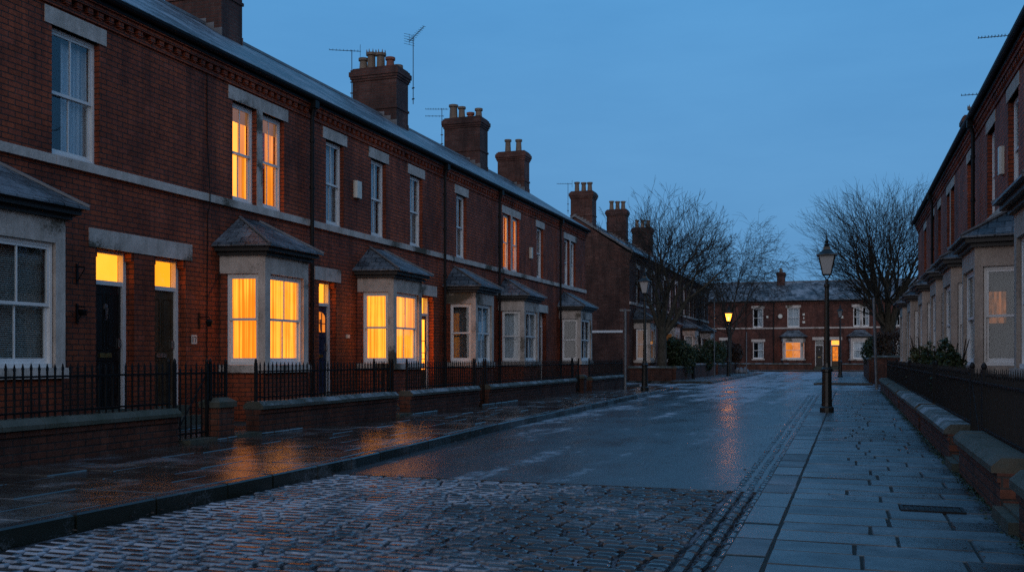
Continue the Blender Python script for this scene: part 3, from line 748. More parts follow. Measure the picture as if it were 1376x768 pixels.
left('brick house with narrow lit paired upper windows above an unlit bay', 28.7, 36.4, wins=[(30.6, 31.35, 'lit'), (31.52, 32.27, 'lit'), (34.3, 35.1, 'drawn')],
     bays=[(30.3, 31.9, 'drawn', 'net')], doors=[(34.7, 35.5, 'black_paint', None, None)], chims=[(34.9, 35.75, 2.5, 4.0, 10.65, P4)], pipes=[29.9], group=G1, extras=alarm(33.5 - 28.7, 5.1, .1, .2), seed=6)
left('last brick house of the left terrace with unlit end bay and paired window', 36.4, 41.3, wins=[(38.0, 38.75, 'net'), (38.92, 39.7, 'net')],
     bays=[(37.4, 39.2, 'drawn', 'brown')], doors=[(40.2, 40.95, 'black_paint', None, None)], chims=[(40.3, 41.0, 2.5, 3.75, 10.4, P2)], pipes=[37.0], group=G1, seed=7)
# --- beyond the side street
left('brick house with plain sooty gable end facing the side street', 50.3, 58.3, wins=[(52.0, 52.9, 'drawn'), (54.4, 55.3, 'drawn'), (56.3, 57.1, 'drawn')], bays=[(51.6, 53.3, 'dim', 'dim')],
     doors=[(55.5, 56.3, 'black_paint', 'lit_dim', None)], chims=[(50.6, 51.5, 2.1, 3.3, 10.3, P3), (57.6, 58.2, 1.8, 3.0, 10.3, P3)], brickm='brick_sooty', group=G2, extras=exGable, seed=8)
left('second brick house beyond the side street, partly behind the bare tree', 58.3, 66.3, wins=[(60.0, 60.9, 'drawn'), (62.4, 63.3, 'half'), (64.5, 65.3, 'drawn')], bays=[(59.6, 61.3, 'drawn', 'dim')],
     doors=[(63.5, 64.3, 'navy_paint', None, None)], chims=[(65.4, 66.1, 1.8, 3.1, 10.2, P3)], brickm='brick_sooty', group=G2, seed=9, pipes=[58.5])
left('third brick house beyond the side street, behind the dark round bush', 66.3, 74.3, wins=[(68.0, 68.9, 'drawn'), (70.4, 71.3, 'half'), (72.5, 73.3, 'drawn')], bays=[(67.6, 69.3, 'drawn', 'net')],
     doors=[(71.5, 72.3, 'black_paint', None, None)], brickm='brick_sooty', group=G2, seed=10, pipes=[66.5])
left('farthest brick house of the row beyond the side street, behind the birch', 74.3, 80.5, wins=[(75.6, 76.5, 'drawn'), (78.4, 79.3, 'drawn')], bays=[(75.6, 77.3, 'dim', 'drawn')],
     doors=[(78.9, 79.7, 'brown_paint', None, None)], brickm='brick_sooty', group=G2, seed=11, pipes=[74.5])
# --- across the end
far('end-row brick house at far left, half hidden by the birch', -20.0, -13.4, wins=[(-18.5, -17.5, 'drawn'), (-15.5, -14.5, 'drawn')], lwins=[(-15.5, -14.4, 'net')], doors=[(-17.6, -16.8, 'black_paint', None, None)], group=G3, seed=12)
def exF(root):
    alarm(-7.7 + 13.4, 5.3, .1, .1)(root)
far('end-row brick house with one plain window above another', -13.4, -7.0, wins=[(-9.1, -8.1, 'half')], lwins=[(-9.1, -8.05, 'half')], doors=[(-12.2, -11.4, 'navy_paint', None, None)], group=G3, extras=exF, seed=13, pipes=[-9.75, -7.1])
def exG(root):
    m = MB(); x = .55; m.lathe(0, 0, [(.02, 0), (.15, .02), (.2, .06), (.21, .075)], 14); 
    m.v = [(x + p[0], -.16 - p[2], 5.35 + p[1]) for p in m.v]; m.tube([(x, -.15, 5.35), (x, .0, 5.25)], .02, 5); m.build('satellite_dish', 'box_plastic', root)
    for z, w_ in ((5.5, .1), (5.15, .05), (4.75, .12)):
        q = MB(); q.box(2.75 - w_, 2.75 + w_, -.06, .003, z - .1, z + .1); q.build('junction_box', 'box_plastic', root)
far('end-row brick house with orange glowing bay window and round satellite dish', -7.0, -2.08, wins=[(-5.8, -4.65, 'net')], bays=[(-6.15, -4.3, 'orange', 'orange')],
    doors=[(-3.2, -2.42, 'black_paint', None, None, -3.45, -2.08)], chims=[(-7.0 + .05, -6.2, 2.4, 3.6, 9.9, [(.3, .4, 'plain'), (.7, .3, 'plain')])], group=G3, extras=exG, seed=14)
far('end-row brick house with brightly lit open doorway and white-framed bay', -2.08, 3.0, wins=[(.3, .95, 'half'), (1.1, 1.75, 'half')], bays=[(.1, 1.7, 'net', 'net')],
    doors=[(-1.75, -.92, 'brown_paint', 'lit_fan', 'lit_orange*', -2.08, -.7)], group=G3, extras=alarm(1.35, 5.2, .13, .12), seed=16)
far('end-row brick house behind the big bare tree on the right', 3.0, 8.5, wins=[(4.0, 4.9, 'drawn'), (6.3, 7.2, 'half')], bays=[(4.0, 5.5, 'drawn', 'net')], doors=[(6.6, 7.4, 'black_paint', None, None)], chims=[(7.9, 8.45, 2.4, 3.6, 9.9, P2)], group=G3, seed=17)
far('end-row brick house hidden mostly by the right-hand terrace', 8.5, 15.0, wins=[(9.6, 10.5, 'drawn'), (12.3, 13.2, 'half')], bays=[(9.6, 11.1, 'drawn', 'net')], doors=[(12.4, 13.2, 'navy_paint', None, None)], group=G3, seed=18)
# --- right terrace
right('right-hand house nearest the camera, bay cut by the picture edge', 8.0, 15.6, wins=[(9.0, 9.9, 'half'), (13.3, 14.3, 'half')], bays=[(12.3, 14.2, 'brown', 'brown')], doors=[(9.3, 10.1, 'navy_paint', None, None)], group=G4, seed=21, pipes=[])
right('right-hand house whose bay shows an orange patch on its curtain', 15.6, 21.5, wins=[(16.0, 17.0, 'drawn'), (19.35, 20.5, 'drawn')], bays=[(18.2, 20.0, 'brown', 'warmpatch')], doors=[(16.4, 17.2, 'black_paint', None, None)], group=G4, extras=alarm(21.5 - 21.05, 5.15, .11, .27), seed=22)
right('right-hand house with one upper window and third cream bay', 21.5, 25.0, wins=[(22.2, 23.3, 'half')], bays=[(22.0, 23.7, 'brown', 'half')], doors=[(24.05, 24.8, 'brown_paint', None, None)], group=G4, seed=23, pipes=[24.6])
right('fourth right-hand house, single upper window over a narrow cream bay', 25.0, 29.0, wins=[(25.8, 26.8, 'drawn')], bays=[(25.4, 27.0, 'half', 'half')], doors=[(27.7, 28.5, 'black_paint', None, None)], group=G4, seed=24)
right('right-hand house with stone-framed paired upper window', 29.0, 33.2, wins=[(29.8, 30.7, 'drawn'), (30.9, 31.8, 'drawn')], bays=[(29.6, 31.2, 'half', 'drawn')], doors=[(32.1, 32.9, 'navy_paint', None, None)], group=G4, seed=25)
right('right-hand house second from the far end, with a black downpipe', 33.2, 38.0, wins=[(33.7, 34.6, 'drawn'), (36.0, 36.9, 'drawn')], bays=[(34.6, 36.2, 'half', 'drawn')], doors=[(37.0, 37.8, 'brown_paint', None, None)], group=G4, seed=27, pipes=[35.3])
right('last right-hand house with plain end bay beside the hedge', 38.0, 43.4, wins=[(39.3, 40.3, 'drawn')], bays=[(39.0, 40.6, 'half', 'drawn')], doors=[(42.0, 42.8, 'black_paint', None, None)], chims=[(41.2, 42.0, 1.5, 2.8, 10.7, [(.25, .35, 'crown'), (.7, .35, 'crown')])], group=G4, seed=26)

# ------------------------------------------------------------------ garden walls, railings, gates
def garden_wall(label, x, t0, t1, side, ztop=.62, th=.24, group=None, frost=True, zb=0.0, dirx=None, cop='ridge'):
    """side=+1: street lies towards +X. Runs along Y; dirx builds it along X instead"""
    L_ = t1 - t0
    if dirx: o = thing('garden_wall', label, 'garden wall', (t0, x, 0), 0, group)
    else: o = thing('garden_wall', label, 'garden wall', (x, t0, 0), PI / 2, group)
    m = MB(); zc = ztop - .115; m.box(0, L_, -th / 2, th / 2, zb, zc - .07)
    m.box(-.02 + .02, L_, -th / 2 - .02, th / 2 + .02, zc - .07, zc); m.build('brickwork', 'brick_garden', o)
    c = MB(); x_ = 0; r = random.Random(int(t0 * 10))
    while x_ < L_ - .02:
        x2 = min(L_, x_ + r.uniform(.55, .8)); 
        if L_ - x2 < .25: x2 = L_
        j = r.uniform(-.006, .006); w2 = th / 2 + .06
        prof = [(-w2, zc), (w2, zc), (w2, zc + .05 + j), (w2 - .07, ztop + j), (-w2 + .07, ztop + j), (-w2, zc + .05 + j)]
        c.extr([(a, b) for a, b in prof], ((x_ + .003, 0), (x2 - .004, 0), (0, 1))); x_ = x2
    c.build('coping', 'coping_frost' if frost else 'coping', o)
    return o
def spike_bar(m, x, z0, z1, s=.009):
    m.box(x - s, x + s, -s, s, z0, z1 - .09)
    m.hexa([(x - s, -s, z1 - .09), (x + s, -s, z1 - .09), (x + s, s, z1 - .09), (x - s, s, z1 - .09)] + [(x - .018, -.006, z1 - .06), (x + .018, -.006, z1 - .06), (x + .018, .006, z1 - .06), (x - .018, .006, z1 - .06)])
    m.hexa([(x - .018, -.006, z1 - .06), (x + .018, -.006, z1 - .06), (x + .018, .006, z1 - .06), (x - .018, .006, z1 - .06)] + [(x - .002, -.002, z1), (x + .002, -.002, z1), (x + .002, .002, z1), (x - .002, .002, z1)])
def railing(label, x, t0, t1, z0, z1, group, pitch=.115, rz=PI / 2, cat='railing', name='iron_railing', posts=True, loc=None, lean=0):
    L_ = t1 - t0; o = thing(name, label, cat, loc or (x, t0, 0), rz, group)
    m = MB(); n = max(2, int(L_ / pitch)); r = random.Random(int(t0 * 100))
    for i in range(1, n):
        xx = L_ * i / n; spike_bar(m, xx, z0, z1 - r.uniform(0, .015) - (.05 if i % 2 and cat == 'gate' else 0))
    m.build('pickets', 'black_iron', o)
    for z in (z0 + .07, z1 - .17):
        b = MB(); b.box(0, L_, -.012, .012, z, z + .035 if False else z + .012); b.box(0, L_, -.018, .018, z + .012, z + .024); b.build('rail', 'black_iron', o)
    if posts:
        for xx in (0.0, L_):
            p = MB(); p.box(xx - .02, xx + .02, -.02, .02, z0 - (.0 if cat != 'gate' else 0), z1 - .02); p.lathe(xx, 0, [(.016, z1 - .02), (.024, z1), (.02, z1 + .02), (.004, z1 + .05)], 8); p.build('post', 'black_iron', o)
    if cat == 'gate':
        b = MB(); b.tube([(.03, 0, z0 + .1), (L_ - .03, 0, z1 - .2)], .012, 5); b.build('brace', 'black_iron', o)
    return o
XW = -8.68
GW, GR, GG = 'low garden walls on the left', 'spiked railings on the left walls', 'iron gates on the left'
segs = [(4.0, 10.85, 'long low brick wall at the lower left corner'), (12.75, 17.5, 'frost-topped brick wall below the brightly lit bay'), (18.15, 22.05, 'short brick wall below the second lit bay'),
        (22.75, 30.9, 'long frosted brick wall below the unlit left bays'), (33.0, 38.4, 'last stretch of brick wall before the grey post')]
for t0, t1, lb in segs: garden_wall(lb, XW, t0, t1, 1, group=GW, frost=t0 > 5)
rl = ['black spiked railing on the wall at the lower left corner', 'black spiked railing in front of the brightly lit bay', 'black spiked railing in front of the second lit bay', 'black spiked railing in front of the unlit left bays', 'black spiked railing on the last wall before the grey post']
for (t0, t1, _), lb in zip(segs, rl): railing(lb, XW, t0 + .08, t1 - .06, .6, 1.24, GR)
railing('black iron gate between the corner wall and the stone-capped pier', XW, 10.92, 11.62, .16, 1.24, GG, cat='gate', name='iron_gate')
railing('short black railing on top of the stone-capped gate pier', XW, 11.7, 12.06, .68, 1.24, GR, pitch=.09)
railing('black iron gate between the lit-bay wall and the next wall, standing open', XW, 17.56, 18.1, .16, 1.24, GG, cat='gate', name='iron_gate', rz=PI - .35)
railing('black iron gate beside the second downpipe', XW, 22.1, 22.7, .16, 1.24, GG, cat='gate', name='iron_gate')
railing('farthest black iron gate on the left, by the stub pier', XW, 30.95, 31.7, .16, 1.24, GG, cat='gate', name='iron_gate')
def pier(label, x, t, w=.36, d=.3, z=.72, group='brick gate piers', mat='brick_garden'):
    o = thing('gate_pier', label, 'gate pier', (x, t, 0), 0, group); m = MB(); m.box(-d / 2, d / 2, -w / 2, w / 2, 0, z - .14); m.build('brickwork', mat, o)
    c = MB(); c.hexa([(-d / 2 - .03, -w / 2 - .03, z - .14), (d / 2 + .03, -w / 2 - .03, z - .14), (d / 2 + .03, w / 2 + .03, z - .14), (-d / 2 - .03, w / 2 + .03, z - .14), (-d / 2 - .03, -w / 2 - .03, z - .06), (d / 2 + .03, -w / 2 - .03, z - .06), (d / 2 + .03, w / 2 + .03, z - .06), (-d / 2 - .03, w / 2 + .03, z - .06)])
    c.hexa([(-d / 2 - .03, -w / 2 - .03, z - .06), (d / 2 + .03, -w / 2 - .03, z - .06), (d / 2 + .03, w / 2 + .03, z - .06), (-d / 2 - .03, w / 2 + .03, z - .06), (-d / 2 + .06, -w / 2 + .06, z), (d / 2 - .06, -w / 2 + .06, z), (d / 2 - .06, w / 2 - .06, z), (-d / 2 + .06, w / 2 - .06, z)])
    c.build('cap', 'coping', o); return o
pier('stone-capped brick pier beside the black gate, under a short railing', XW, 11.88)
pier('far stub brick pier between the left gate and last wall', XW, 32.0)
# corner wall and walls beyond the side street
garden_wall('brick wall facing the side street, beneath the bare tree', 50.1, -11.0, -8.7, 1, .85, dirx=True, group='garden walls beyond the side street')
garden_wall('brick wall along the pavement beside the dark round bush', XW + .05, 50.2, 55.4, 1, .85, group='garden walls beyond the side street')
garden_wall('frost-capped brick wall between the round bush and the lit lamp', XW + .05, 56.6, 66.0, 1, .95, group='garden walls beyond the side street')
garden_wall('farthest low brick wall on the left, past the lit lamp', XW + .05, 67.0, 79.0, 1, .9, group='garden walls beyond the side street')
garden_wall('dark low brick wall in front of the end row, left part', 95.6, -20.0, -3.4, 1, .75, dirx=True, group='garden walls of the end row')
garden_wall('dark low brick wall in front of the end row, right part', 95.6, -.7, 14.0, 1, .75, dirx=True, group='garden walls of the end row')
# right side
XR = 1.18; HW, HR = 'low garden walls on the right', 'spiked railings on the right'
rs = [(3.0, 7.1, 'stump of stone-capped wall cut by the right picture edge'), (7.95, 10.8, 'stone-capped brick wall in the lower right, nearest whole one'), (11.8, 16.5, 'frost-dusted stone-capped wall, second along on the right'),
      (16.95, 23.4, 'third stone-capped wall on the right, below the shrubs'), (23.9, 29.6, 'fourth stone-capped wall on the right'), (30.1, 37.6, 'last low wall on the right near the leaning grey pole')]
for t0, t1, lb in rs: garden_wall(lb, XR, t0, t1, -1, .56, .26, group=HW, frost=t0 > 11 and t0 < 20)
for (t0, t1, _), lb in zip(rs, ['black spiked railing cut by the right picture edge', 'black spiked railing on the nearest whole right wall', 'black spiked railing with pale top bar, second on the right', 'black spiked railing among the shrubs on the right', 'black spiked railing fourth along on the right', 'farthest black spiked railing on the right']):
    railing(lb, XR + .1, t0 + .04, t1 - .04, .5, 1.2, HR, pitch=.12)
railing('black iron gate over the nearest stone step on the right', XR + .1, 7.12, 7.92, .2, 1.2, 'iron gates on the right', cat='gate', name='iron_gate')
railing('black iron gate over the second stone step on the right', XR + .1, 10.85, 11.75, .2, 1.2, 'iron gates on the right', cat='gate', name='iron_gate')
for t, lb in ((7.52, 'nearest worn stone gate step on the right'), (11.3, 'second worn stone gate step on the right')):
    m = MB(); m.box(-.19, .2, -.39, .39, .1, .21); m.box(-.12, .2, -.37, .37, .21, .235)
    o = m.build('stone_step', 'coping', None); o.location = (XR, t, 0); tag(o, lb, 'step', 'stone gate steps on the right')
garden_wall('brick wall end facing the side street below the tall hedge', 50.5, 1.0, 5.5, 1, 1.4, dirx=True, group='right walls beyond the side street')
garden_wall('brick wall running away beneath the tall hedge', 1.0, 50.7, 70.0, 1, 1.3, group='right walls beyond the side street')
for t, lb in ((11.3, 0),): pass
# left gate step
for t, lb in ((11.3, 'stone threshold under the nearest left gate'), (12.4, 'stone threshold of the open path to the lit bay house'), (17.8, 'stone threshold at the open gate')):
    m = MB(); m.box(-.2, .2, -.3, .3, .1, .17); o = m.build('stone_threshold', 'coping', None); o.location = (XW, t, 0); tag(o, lb, 'step', 'stone thresholds on the left')

# ------------------------------------------------------------------ ground and paving
def struct(mb, name, mat, kind='structure', **k):
    o = mb.build(name, mat, None, **k); o['kind'] = kind; return o
m = MB(); m.box(-700, 700, -500, 1500, -.6, -.2); struct(m, 'ground', 'soil')
KL = [(-6, 5.5), (10, 5.5), (16, 5.9), (28, 6.3), (38.6, 6.57), (200, 6.57)]
def kl(t):
    for (a, x), (b, y) in zip(KL, KL[1:]):
        if t <= b: return x + (y - x) * max(0, (t - a) / (b - a))
    return KL[-1][1]
kr = lambda t: .68 + .0075 * max(0, min(t, 40)); gr = lambda t: .98 + .012 * max(0, min(t, 40))
TC = 9.62
m = MB(); m.box(-40, 40, TC, 98, -.15, 0.0); m.box(-40, 40, -12, 2.0, -.15, 0.0); struct(m, 'road', 'asphalt')
m = MB(); m.box(-7, 0, 2.0, TC, -.15, -.026); struct(m, 'cobble_bed', 'sett_joint')
def sett(mb, cx, cy, w, d, z, r, rot=0):
    h = (r.random() - .5) * .007; tx = (r.random() - .5) * .03; ty = (r.random() - .5) * .03; rings = []
    ca, sa = math.cos(rot), math.sin(rot)
    jit = [r.uniform(-.006, .006) for _ in range(8)]
    for ins, zz in ((0, -.05), (.003, -.024), (.011, -.009), (.032, .001)):
        a, b = w / 2 - ins, d / 2 - ins; c = min(a, b) * .35
        pts = [(-a + c, -b), (a - c, -b), (a, -b + c), (a, b - c), (a - c, b), (-a + c, b), (-a, b - c), (-a, -b + c)]
        for k, (x, y) in enumerate(pts):
            x += jit[k]; y += jit[7 - k]
            rings.append((cx + x * ca - y * sa, cy + x * sa + y * ca, z + zz + h + tx * x + ty * y))
    fs = [(i * 8 + j, i * 8 + (j + 1) % 8, (i + 1) * 8 + (j + 1) % 8, (i + 1) * 8 + j) for i in range(3) for j in range(8)] + [tuple(range(24, 32))]
    mb.add(rings, fs, r.random())
r = random.Random(3); m = MB(); y = 2.05
while y < TC - .1:
    d = r.uniform(.112, .138); x = -kl(y) + .02 + r.uniform(0, .12); wob = r.uniform(0, 6)
    while x < -gr(y) - .05:
        w = r.uniform(.16, .26); w = min(w, -gr(y) - .01 - x)
        if w > .06: sett(m, x + w / 2, y + d / 2 + .012 * math.sin(x * 2 + wob) + r.uniform(-.004, .004), w - .022, d - .026, 0, r, r.uniform(-.02, .02))
        x += w
    y += d
struct(m, 'cobbles', 'sett', smooth=False, fix=False)
m = MB(); y = 2.0; cols = 3
for c in range(cols):
    y = 2.0 + r.random() * .1
    while y < 35:
        l = r.uniform(.16, .27); t = y; wd = (gr(t) - kr(t) - .01) / cols; x = -gr(t) + wd * (c + .5)
        if not (t > 14 and r.random() < .12): sett(m, x + r.uniform(-.006, .006), y + l / 2, wd - .014, l - .014, .006, r, r.uniform(-.04, .04))
        y += l
struct(m, 'gutter_setts', 'sett', fix=False)
def slab(mb, q, z, r, bev=.009, gap=.006, th=.06, gy=.009):
    """q: 4 corner (x,y) anticlockwise"""
    q = [(a + r.uniform(-.004, .004), b + r.uniform(-.005, .005)) for a, b in q]
    cx = sum(p[0] for p in q) / 4; cy = sum(p[1] for p in q) / 4; h = r.uniform(-.003, .003); tx, ty = r.uniform(-.006, .006), r.uniform(-.006, .006)
    rings = []
    for ins, iy, zz in ((gap, gy, -th), (gap, gy, -.014), (gap + bev, gy + bev, 0)):
        for (x, y) in q:
            dx, dy = (1 if x < cx else -1), (1 if y < cy else -1)
            X, Y = x + dx * ins, y + dy * iy; rings.append((X, Y, z + zz + h + tx * (X - cx) + ty * (Y - cy)))
    mb.add(rings, [(i * 4 + j, i * 4 + (j + 1) % 4, (i + 1) * 4 + (j + 1) % 4, (i + 1) * 4 + j) for i in range(2) for j in range(4)] + [(8, 9, 10, 11)], r.random())
def flags(mb, xa, xb, t0, t1, z, r, cr=(.3, .52), lr=(.38, .85), skip=None):
    y = t0
    while y < t1 - .05:
        d = min(r.uniform(*cr), t1 - y)
        if t1 - (y + d) < .2: d = t1 - y
        f0, f1 = xa(y), xb(y); W_ = f1 - f0; cuts = [0]; 
        while cuts[-1] < W_:
            cuts.append(cuts[-1] + r.uniform(*lr))
        cuts[-1] = W_
        if len(cuts) > 2 and W_ - cuts[-2] < .22: cuts.pop(-2)
        sk = r.uniform(-.012, .012)
        for a, b in zip(cuts, cuts[1:]):
            sa = a / W_; sb = b / W_
            g0, g1 = xa(y + d), xb(y + d)
            q = [(f0 + sa * (f1 - f0), y), (f0 + sb * (f1 - f0), y), (g0 + sb * (g1 - g0) + 0 * sk, y + d), (g0 + sa * (g1 - g0), y + d)]
            slab(mb, q, z, r)
        y += d
r = random.Random(11)
XI = -.46; XO = 1.05
m = MB(); flags(m, lambda t: XI, lambda t: XO, 1.5, 36.8, .12, r); struct(m, 'right_pavement', 'flag', fix=False)
m = MB(); m.box(XI - .1, 1.2, 1.0, 36.9, -.1, .109); struct(m, 'right_pavement_bed', 'dark_joint')
m = MB(); y = 1.5
while y < 36.8:
    l = r.uniform(.55, .85); l = min(l, 36.9 - y); slab(m, [(-kr(y), y), (XI + .003, y), (XI + .003, y + l), (-kr(y + l), y + l)], .115, r, .016, .004, .2); y += l
x = XI
while x < 6:
    slab(m, [(x, 36.8), (x + .7, 36.8), (x + .7, 37.0), (x, 37.0)], .116, r, .014, .004, .2); x += .7
struct(m, 'right_kerb', 'kerb_stone', fix=False)
# left pavement
XB = -8.55
m = MB(); flags(m, lambda t: -8.56, lambda t: -kl(t) - .16, 1.5, 38.4, .12, r, (.5, .8), (.6, 1.15)); struct(m, 'left_pavement', 'flag_wet', fix=False)
m = MB(); m.prism([(-8.9, 1.0), (-kl(1) - .1, 1.0), (-kl(10) - .1, 10), (-kl(16) - .1, 16), (-kl(28) - .1, 28), (-kl(38.5) - .1, 38.5), (-16, 38.5), (-16, 37.6), (-8.9, 37.6)], -.1, .1); struct(m, 'left_pavement_bed', 'dark_joint')
m = MB(); y = 1.5
while y < 38.4:
    l = min(r.uniform(.7, 1.0), 38.5 - y); slab(m, [(-kl(y) - .16, y), (-kl(y), y), (-kl(y + l), y + l), (-kl(y + l) - .16, y + l)], .122, r, .018, .004, .2); y += l
x = -16
while x < -kl(38.5) - .1:
    slab(m, [(x, 38.4), (x + .8, 38.4), (x + .8, 38.6), (x, 38.6)], .12, r, .014, .004, .2); x += .8
struct(m, 'left_kerb', 'kerb_dark', fix=False)
# gardens and paths behind the walls
m = MB(); m.box(-11.0, XW + .1, 1, 41.3, -.15, .125); struct(m, 'left_garden_ground', 'soil')
m = MB()
for t0, t1 in ((11.1, 13.9), (17.5, 19.4), (22.1, 24.8)): flags(m, lambda t: -10.9, lambda t: XW + .2, t0, t1, .15, r)
struct(m, 'left_garden_path', 'flag_wet', fix=False)
m = MB(); m.box(XR + .05, 3.2, 1, 43.4, -.15, .16); struct(m, 'right_garden_ground', 'soil')
# pavements beyond the junctions
def far_pave(name, x0, x1, y0, y1):
    m = MB(); flags(m, lambda t: x0, lambda t: x1, y0, y1, .12, r, (.5, .8), (.7, 1.1)); struct(m, name, 'flag', fix=False)
    m = MB(); m.box(x0, x1, y0, y1, -.1, .1); m.box(x0 - .12, x1 + .12, y0 - .12, y1 + .12, -.1, .09); struct(m, name + '_bed', 'kerb_dark')
far_pave('far_left_pavement', -8.6, -6.6, 48.8, 80.0)
m = MB(); m.box(-16, -8.6, 48.7, 50.0, -.1, .11); struct(m, 'side_street_pavement', 'flag_wet')
far_pave('far_right_pavement', -1.5, .88, 48.0, 80.0)
far_pave('end_pavement', -20.0, 14.0, 92.0, 95.45)
m = MB(); m.box(-30, -8.65, 50.2, 81, -.15, .14); m.box(1.1, 30, 50.7, 81, -.15, .14); m.box(-30, 30, 95.7, 98.6, -.15, .13); struct(m, 'far_garden_ground', 'soil')
m = MB(); m.box(-16, -11.2, 41.35, 41.6, -.1, .13); struct(m, 'side_street_kerb', 'kerb_dark')
# drain cover let into the right pavement
o = thing('drain_cover', 'dark iron drain cover set in the right pavement slabs', 'drain cover', (.6, 8.15, .128))
m = MB(); m.box(-.2, .2, -.11, .11, -.03, 0.0)
for i in range(9): m.box(-.17 + i * .04, -.15 + i * .04, -.09, .09, 0, .005)
m.build('lid', 'black_iron', o); m = MB()
for a in ((-.23, .23, -.14, -.115), (-.23, .23, .115, .14), (-.23, -.205, -.115, .115), (.205, .23, -.115, .115)): m.box(*a, -.03, .006)
m.build('rim', 'black_iron', o)

# ------------------------------------------------------------------ street lamps
def street_lamp(label, x, y, H, lit=False, s=1.0, z0=.12, ladder=True):
    o = thing('street_lamp', label, 'street lamp', (x, y, z0), 0, 'victorian street lamps')
    hl = .62 * s; zb = H - hl - .28 * s                 # lantern base
    m = MB(); m.lathe(0, 0, [(.15, 0), (.15, .1), (.115, .13), (.11, .2), (.1, .86), (.125, .88), (.125, .93), (.09, .97), (.07, 1.06)], 12, PI / 12)
    m.build('base', 'lamp_iron', o)
    m = MB(); m.lathe(0, 0, [(.065, 1.04), (.06, 1.5), (.045, zb - .18), (.06, zb - .16), (.06, zb - .1), (.035, zb - .08), (.035, zb)], 12, 0); m.build('column', 'lamp_iron', o, smooth=False)
    if ladder:
        m = MB(); m.tube([(-.26, 0, zb - .3), (.26, 0, zb - .3)], .014, 6); m.lathe(-.26, 0, [(.02, zb - .325), (.02, zb - .275)], 6); m.lathe(.26, 0, [(.02, zb - .325), (.02, zb - .275)], 6); m.build('ladder_bar', 'lamp_iron', o)
    m = MB(); a, b = .085 * s, .17 * s; zt = zb + .1 + .42 * s; zc = zb + .1
    for sx in (-1, 1):
        for sy in (-1, 1):
            m.tube([(sx * a, sy * a, zc), (sx * b, sy * b, zt)], .012, 4)
            m.tube([(0, 0, zb - .02), (sx * a * .9, sy * a * .9, zc)], .011, 4)
    for k, (w, z) in enumerate(((a, zc), (b, zt))):
        for (p, q) in (((-w, -w), (w, -w)), ((w, -w), (w, w)), ((w, w), (-w, w)), ((-w, w), (-w, -w))): m.tube([(*p, z), (*q, z)], .012, 4)
    lan = m.build('lantern', 'lamp_iron', o)
    m = MB(); aa, bb = a - .004, b - .004
    A = [(-aa, -aa, zc), (aa, -aa, zc), (aa, aa, zc), (-aa, aa, zc)]; B = [(-bb, -bb, zt), (bb, -bb, zt), (bb, bb, zt), (-bb, bb, zt)]
    for i in range(4): m.quad(A[i], A[(i + 1) % 4], B[(i + 1) % 4], B[i])
    m.build('lantern_glass', 'lamp_glass_lit' if lit else 'lamp_glass_off', lan)
    m = MB(); q = math.sqrt(2)
    m.lathe(0, 0, [((b + .045) * q, zt - .005), ((b + .045) * q, zt + .015), (b * q * .98, zt + .04), (b * q * .45, zt + .13 * s), (b * q * .42, zt + .19 * s), (b * q * .2, zt + .22 * s)], 4, PI / 4)
    m.lathe(0, 0, [(.05 * s, zt + .21 * s), (.065 * s, zt + .25 * s), (.03 * s, zt + .28 * s), (.045 * s, zt + .32 * s), (.02 * s, zt + .36 * s), (.004, H + .12 * s)], 8)
    m.build('lantern_roof', 'lamp_iron', lan)
    if lit:
        m = MB(); m.lathe(0, 0, [(.02, zc + .05), (.05, zc + .12), (.055, zc + .2), (.02, zc + .28)], 8); m.build('bulb', 'lamp_glow', lan)
        ld = bpy.data.lights.new('lamp_light', 'POINT'); ld.energy = 40; ld.color = (1, .4, .08); ld.shadow_soft_size = .12
        lo = bpy.data.objects.new('lamp_light', ld); COL.objects.link(lo); lo.parent = o; lo.location = (0, 0, zc + .2); 
    return o
street_lamp('tall unlit black lamp standing on the right pavement edge, closest of all', -.47, 22.0, 3.75, s=.98, ladder=False)
street_lamp('unlit black lamp at the left pavement corner before the bare tree', -7.0, 34.6, 4.3, s=1.0)
street_lamp('glowing orange lamp on the far left pavement', -7.35, 63.2, 4.45, True, 1.15)
street_lamp('slim distant unlit lamp in front of the lit doorway', -.55, 61.2, 4.3, s=.9)

def pole(label, x, y, h, r_=.035, group='plain grey posts', cross=False, lean=0.0):
    o = thing('sign_post', label, 'post', (x, y, .11), 0, group); m = MB(); m.tube([(0, 0, 0), (lean, 0, h)], r_, 10); m.build('pole', 'galv', o)
    m = MB(); m.lathe(lean, 0, [(r_ + .006, h - .01), (r_ + .006, h + .015), (.01, h + .03)], 10); m.lathe(0, 0, [(r_ + .02, 0), (r_ + .015, .05)], 10); m.build('cap', 'galv', o)
    if cross: m = MB(); m.box(-.22, .22, -.02, .02, h - .04, h + .01); m.box(-.2, -.06, -.03, .03, h - .06, h + .03); m.build('sign_bracket', 'galv', o)
    return o
pole('grey post with a short crosspiece on top at the left pavement end', -8.3, 37.2, 3.05, .05, cross=True)
pole('leaning grey pole by the far end of the right walls', .95, 38.9, 3.4, .05, lean=-.1)
pole('thin tall pole left of the glowing lamp', -7.9, 60.5, 5.1, .03)
pole('thin short post right of the glowing lamp', -7.0, 71.0, 3.0, .04)
o = thing('bollard', 'dark stubby post in front of the wall beneath the bare tree', 'bollard', (-8.2, 54.0, .12))
m = MB(); m.lathe(0, 0, [(.09, 0), (.085, .7), (.11, .73), (.11, .78)], 10); m.build('shaft', 'black_iron', o); m = MB(); m.lathe(0, 0, [(.16, .78), (.16, .84), (.08, .93), (.02, .97)], 10); m.build('cap', 'black_iron', o)
m = MB()
for k in range(7):
    a = k * .9; m.lathe(.5 * math.cos(a) * (k > 0), .35 * math.sin(a) * (k > 0), [(.35, 0), (.38, .2), (.26, .42), (.06, .5 + .03 * k)], 9)
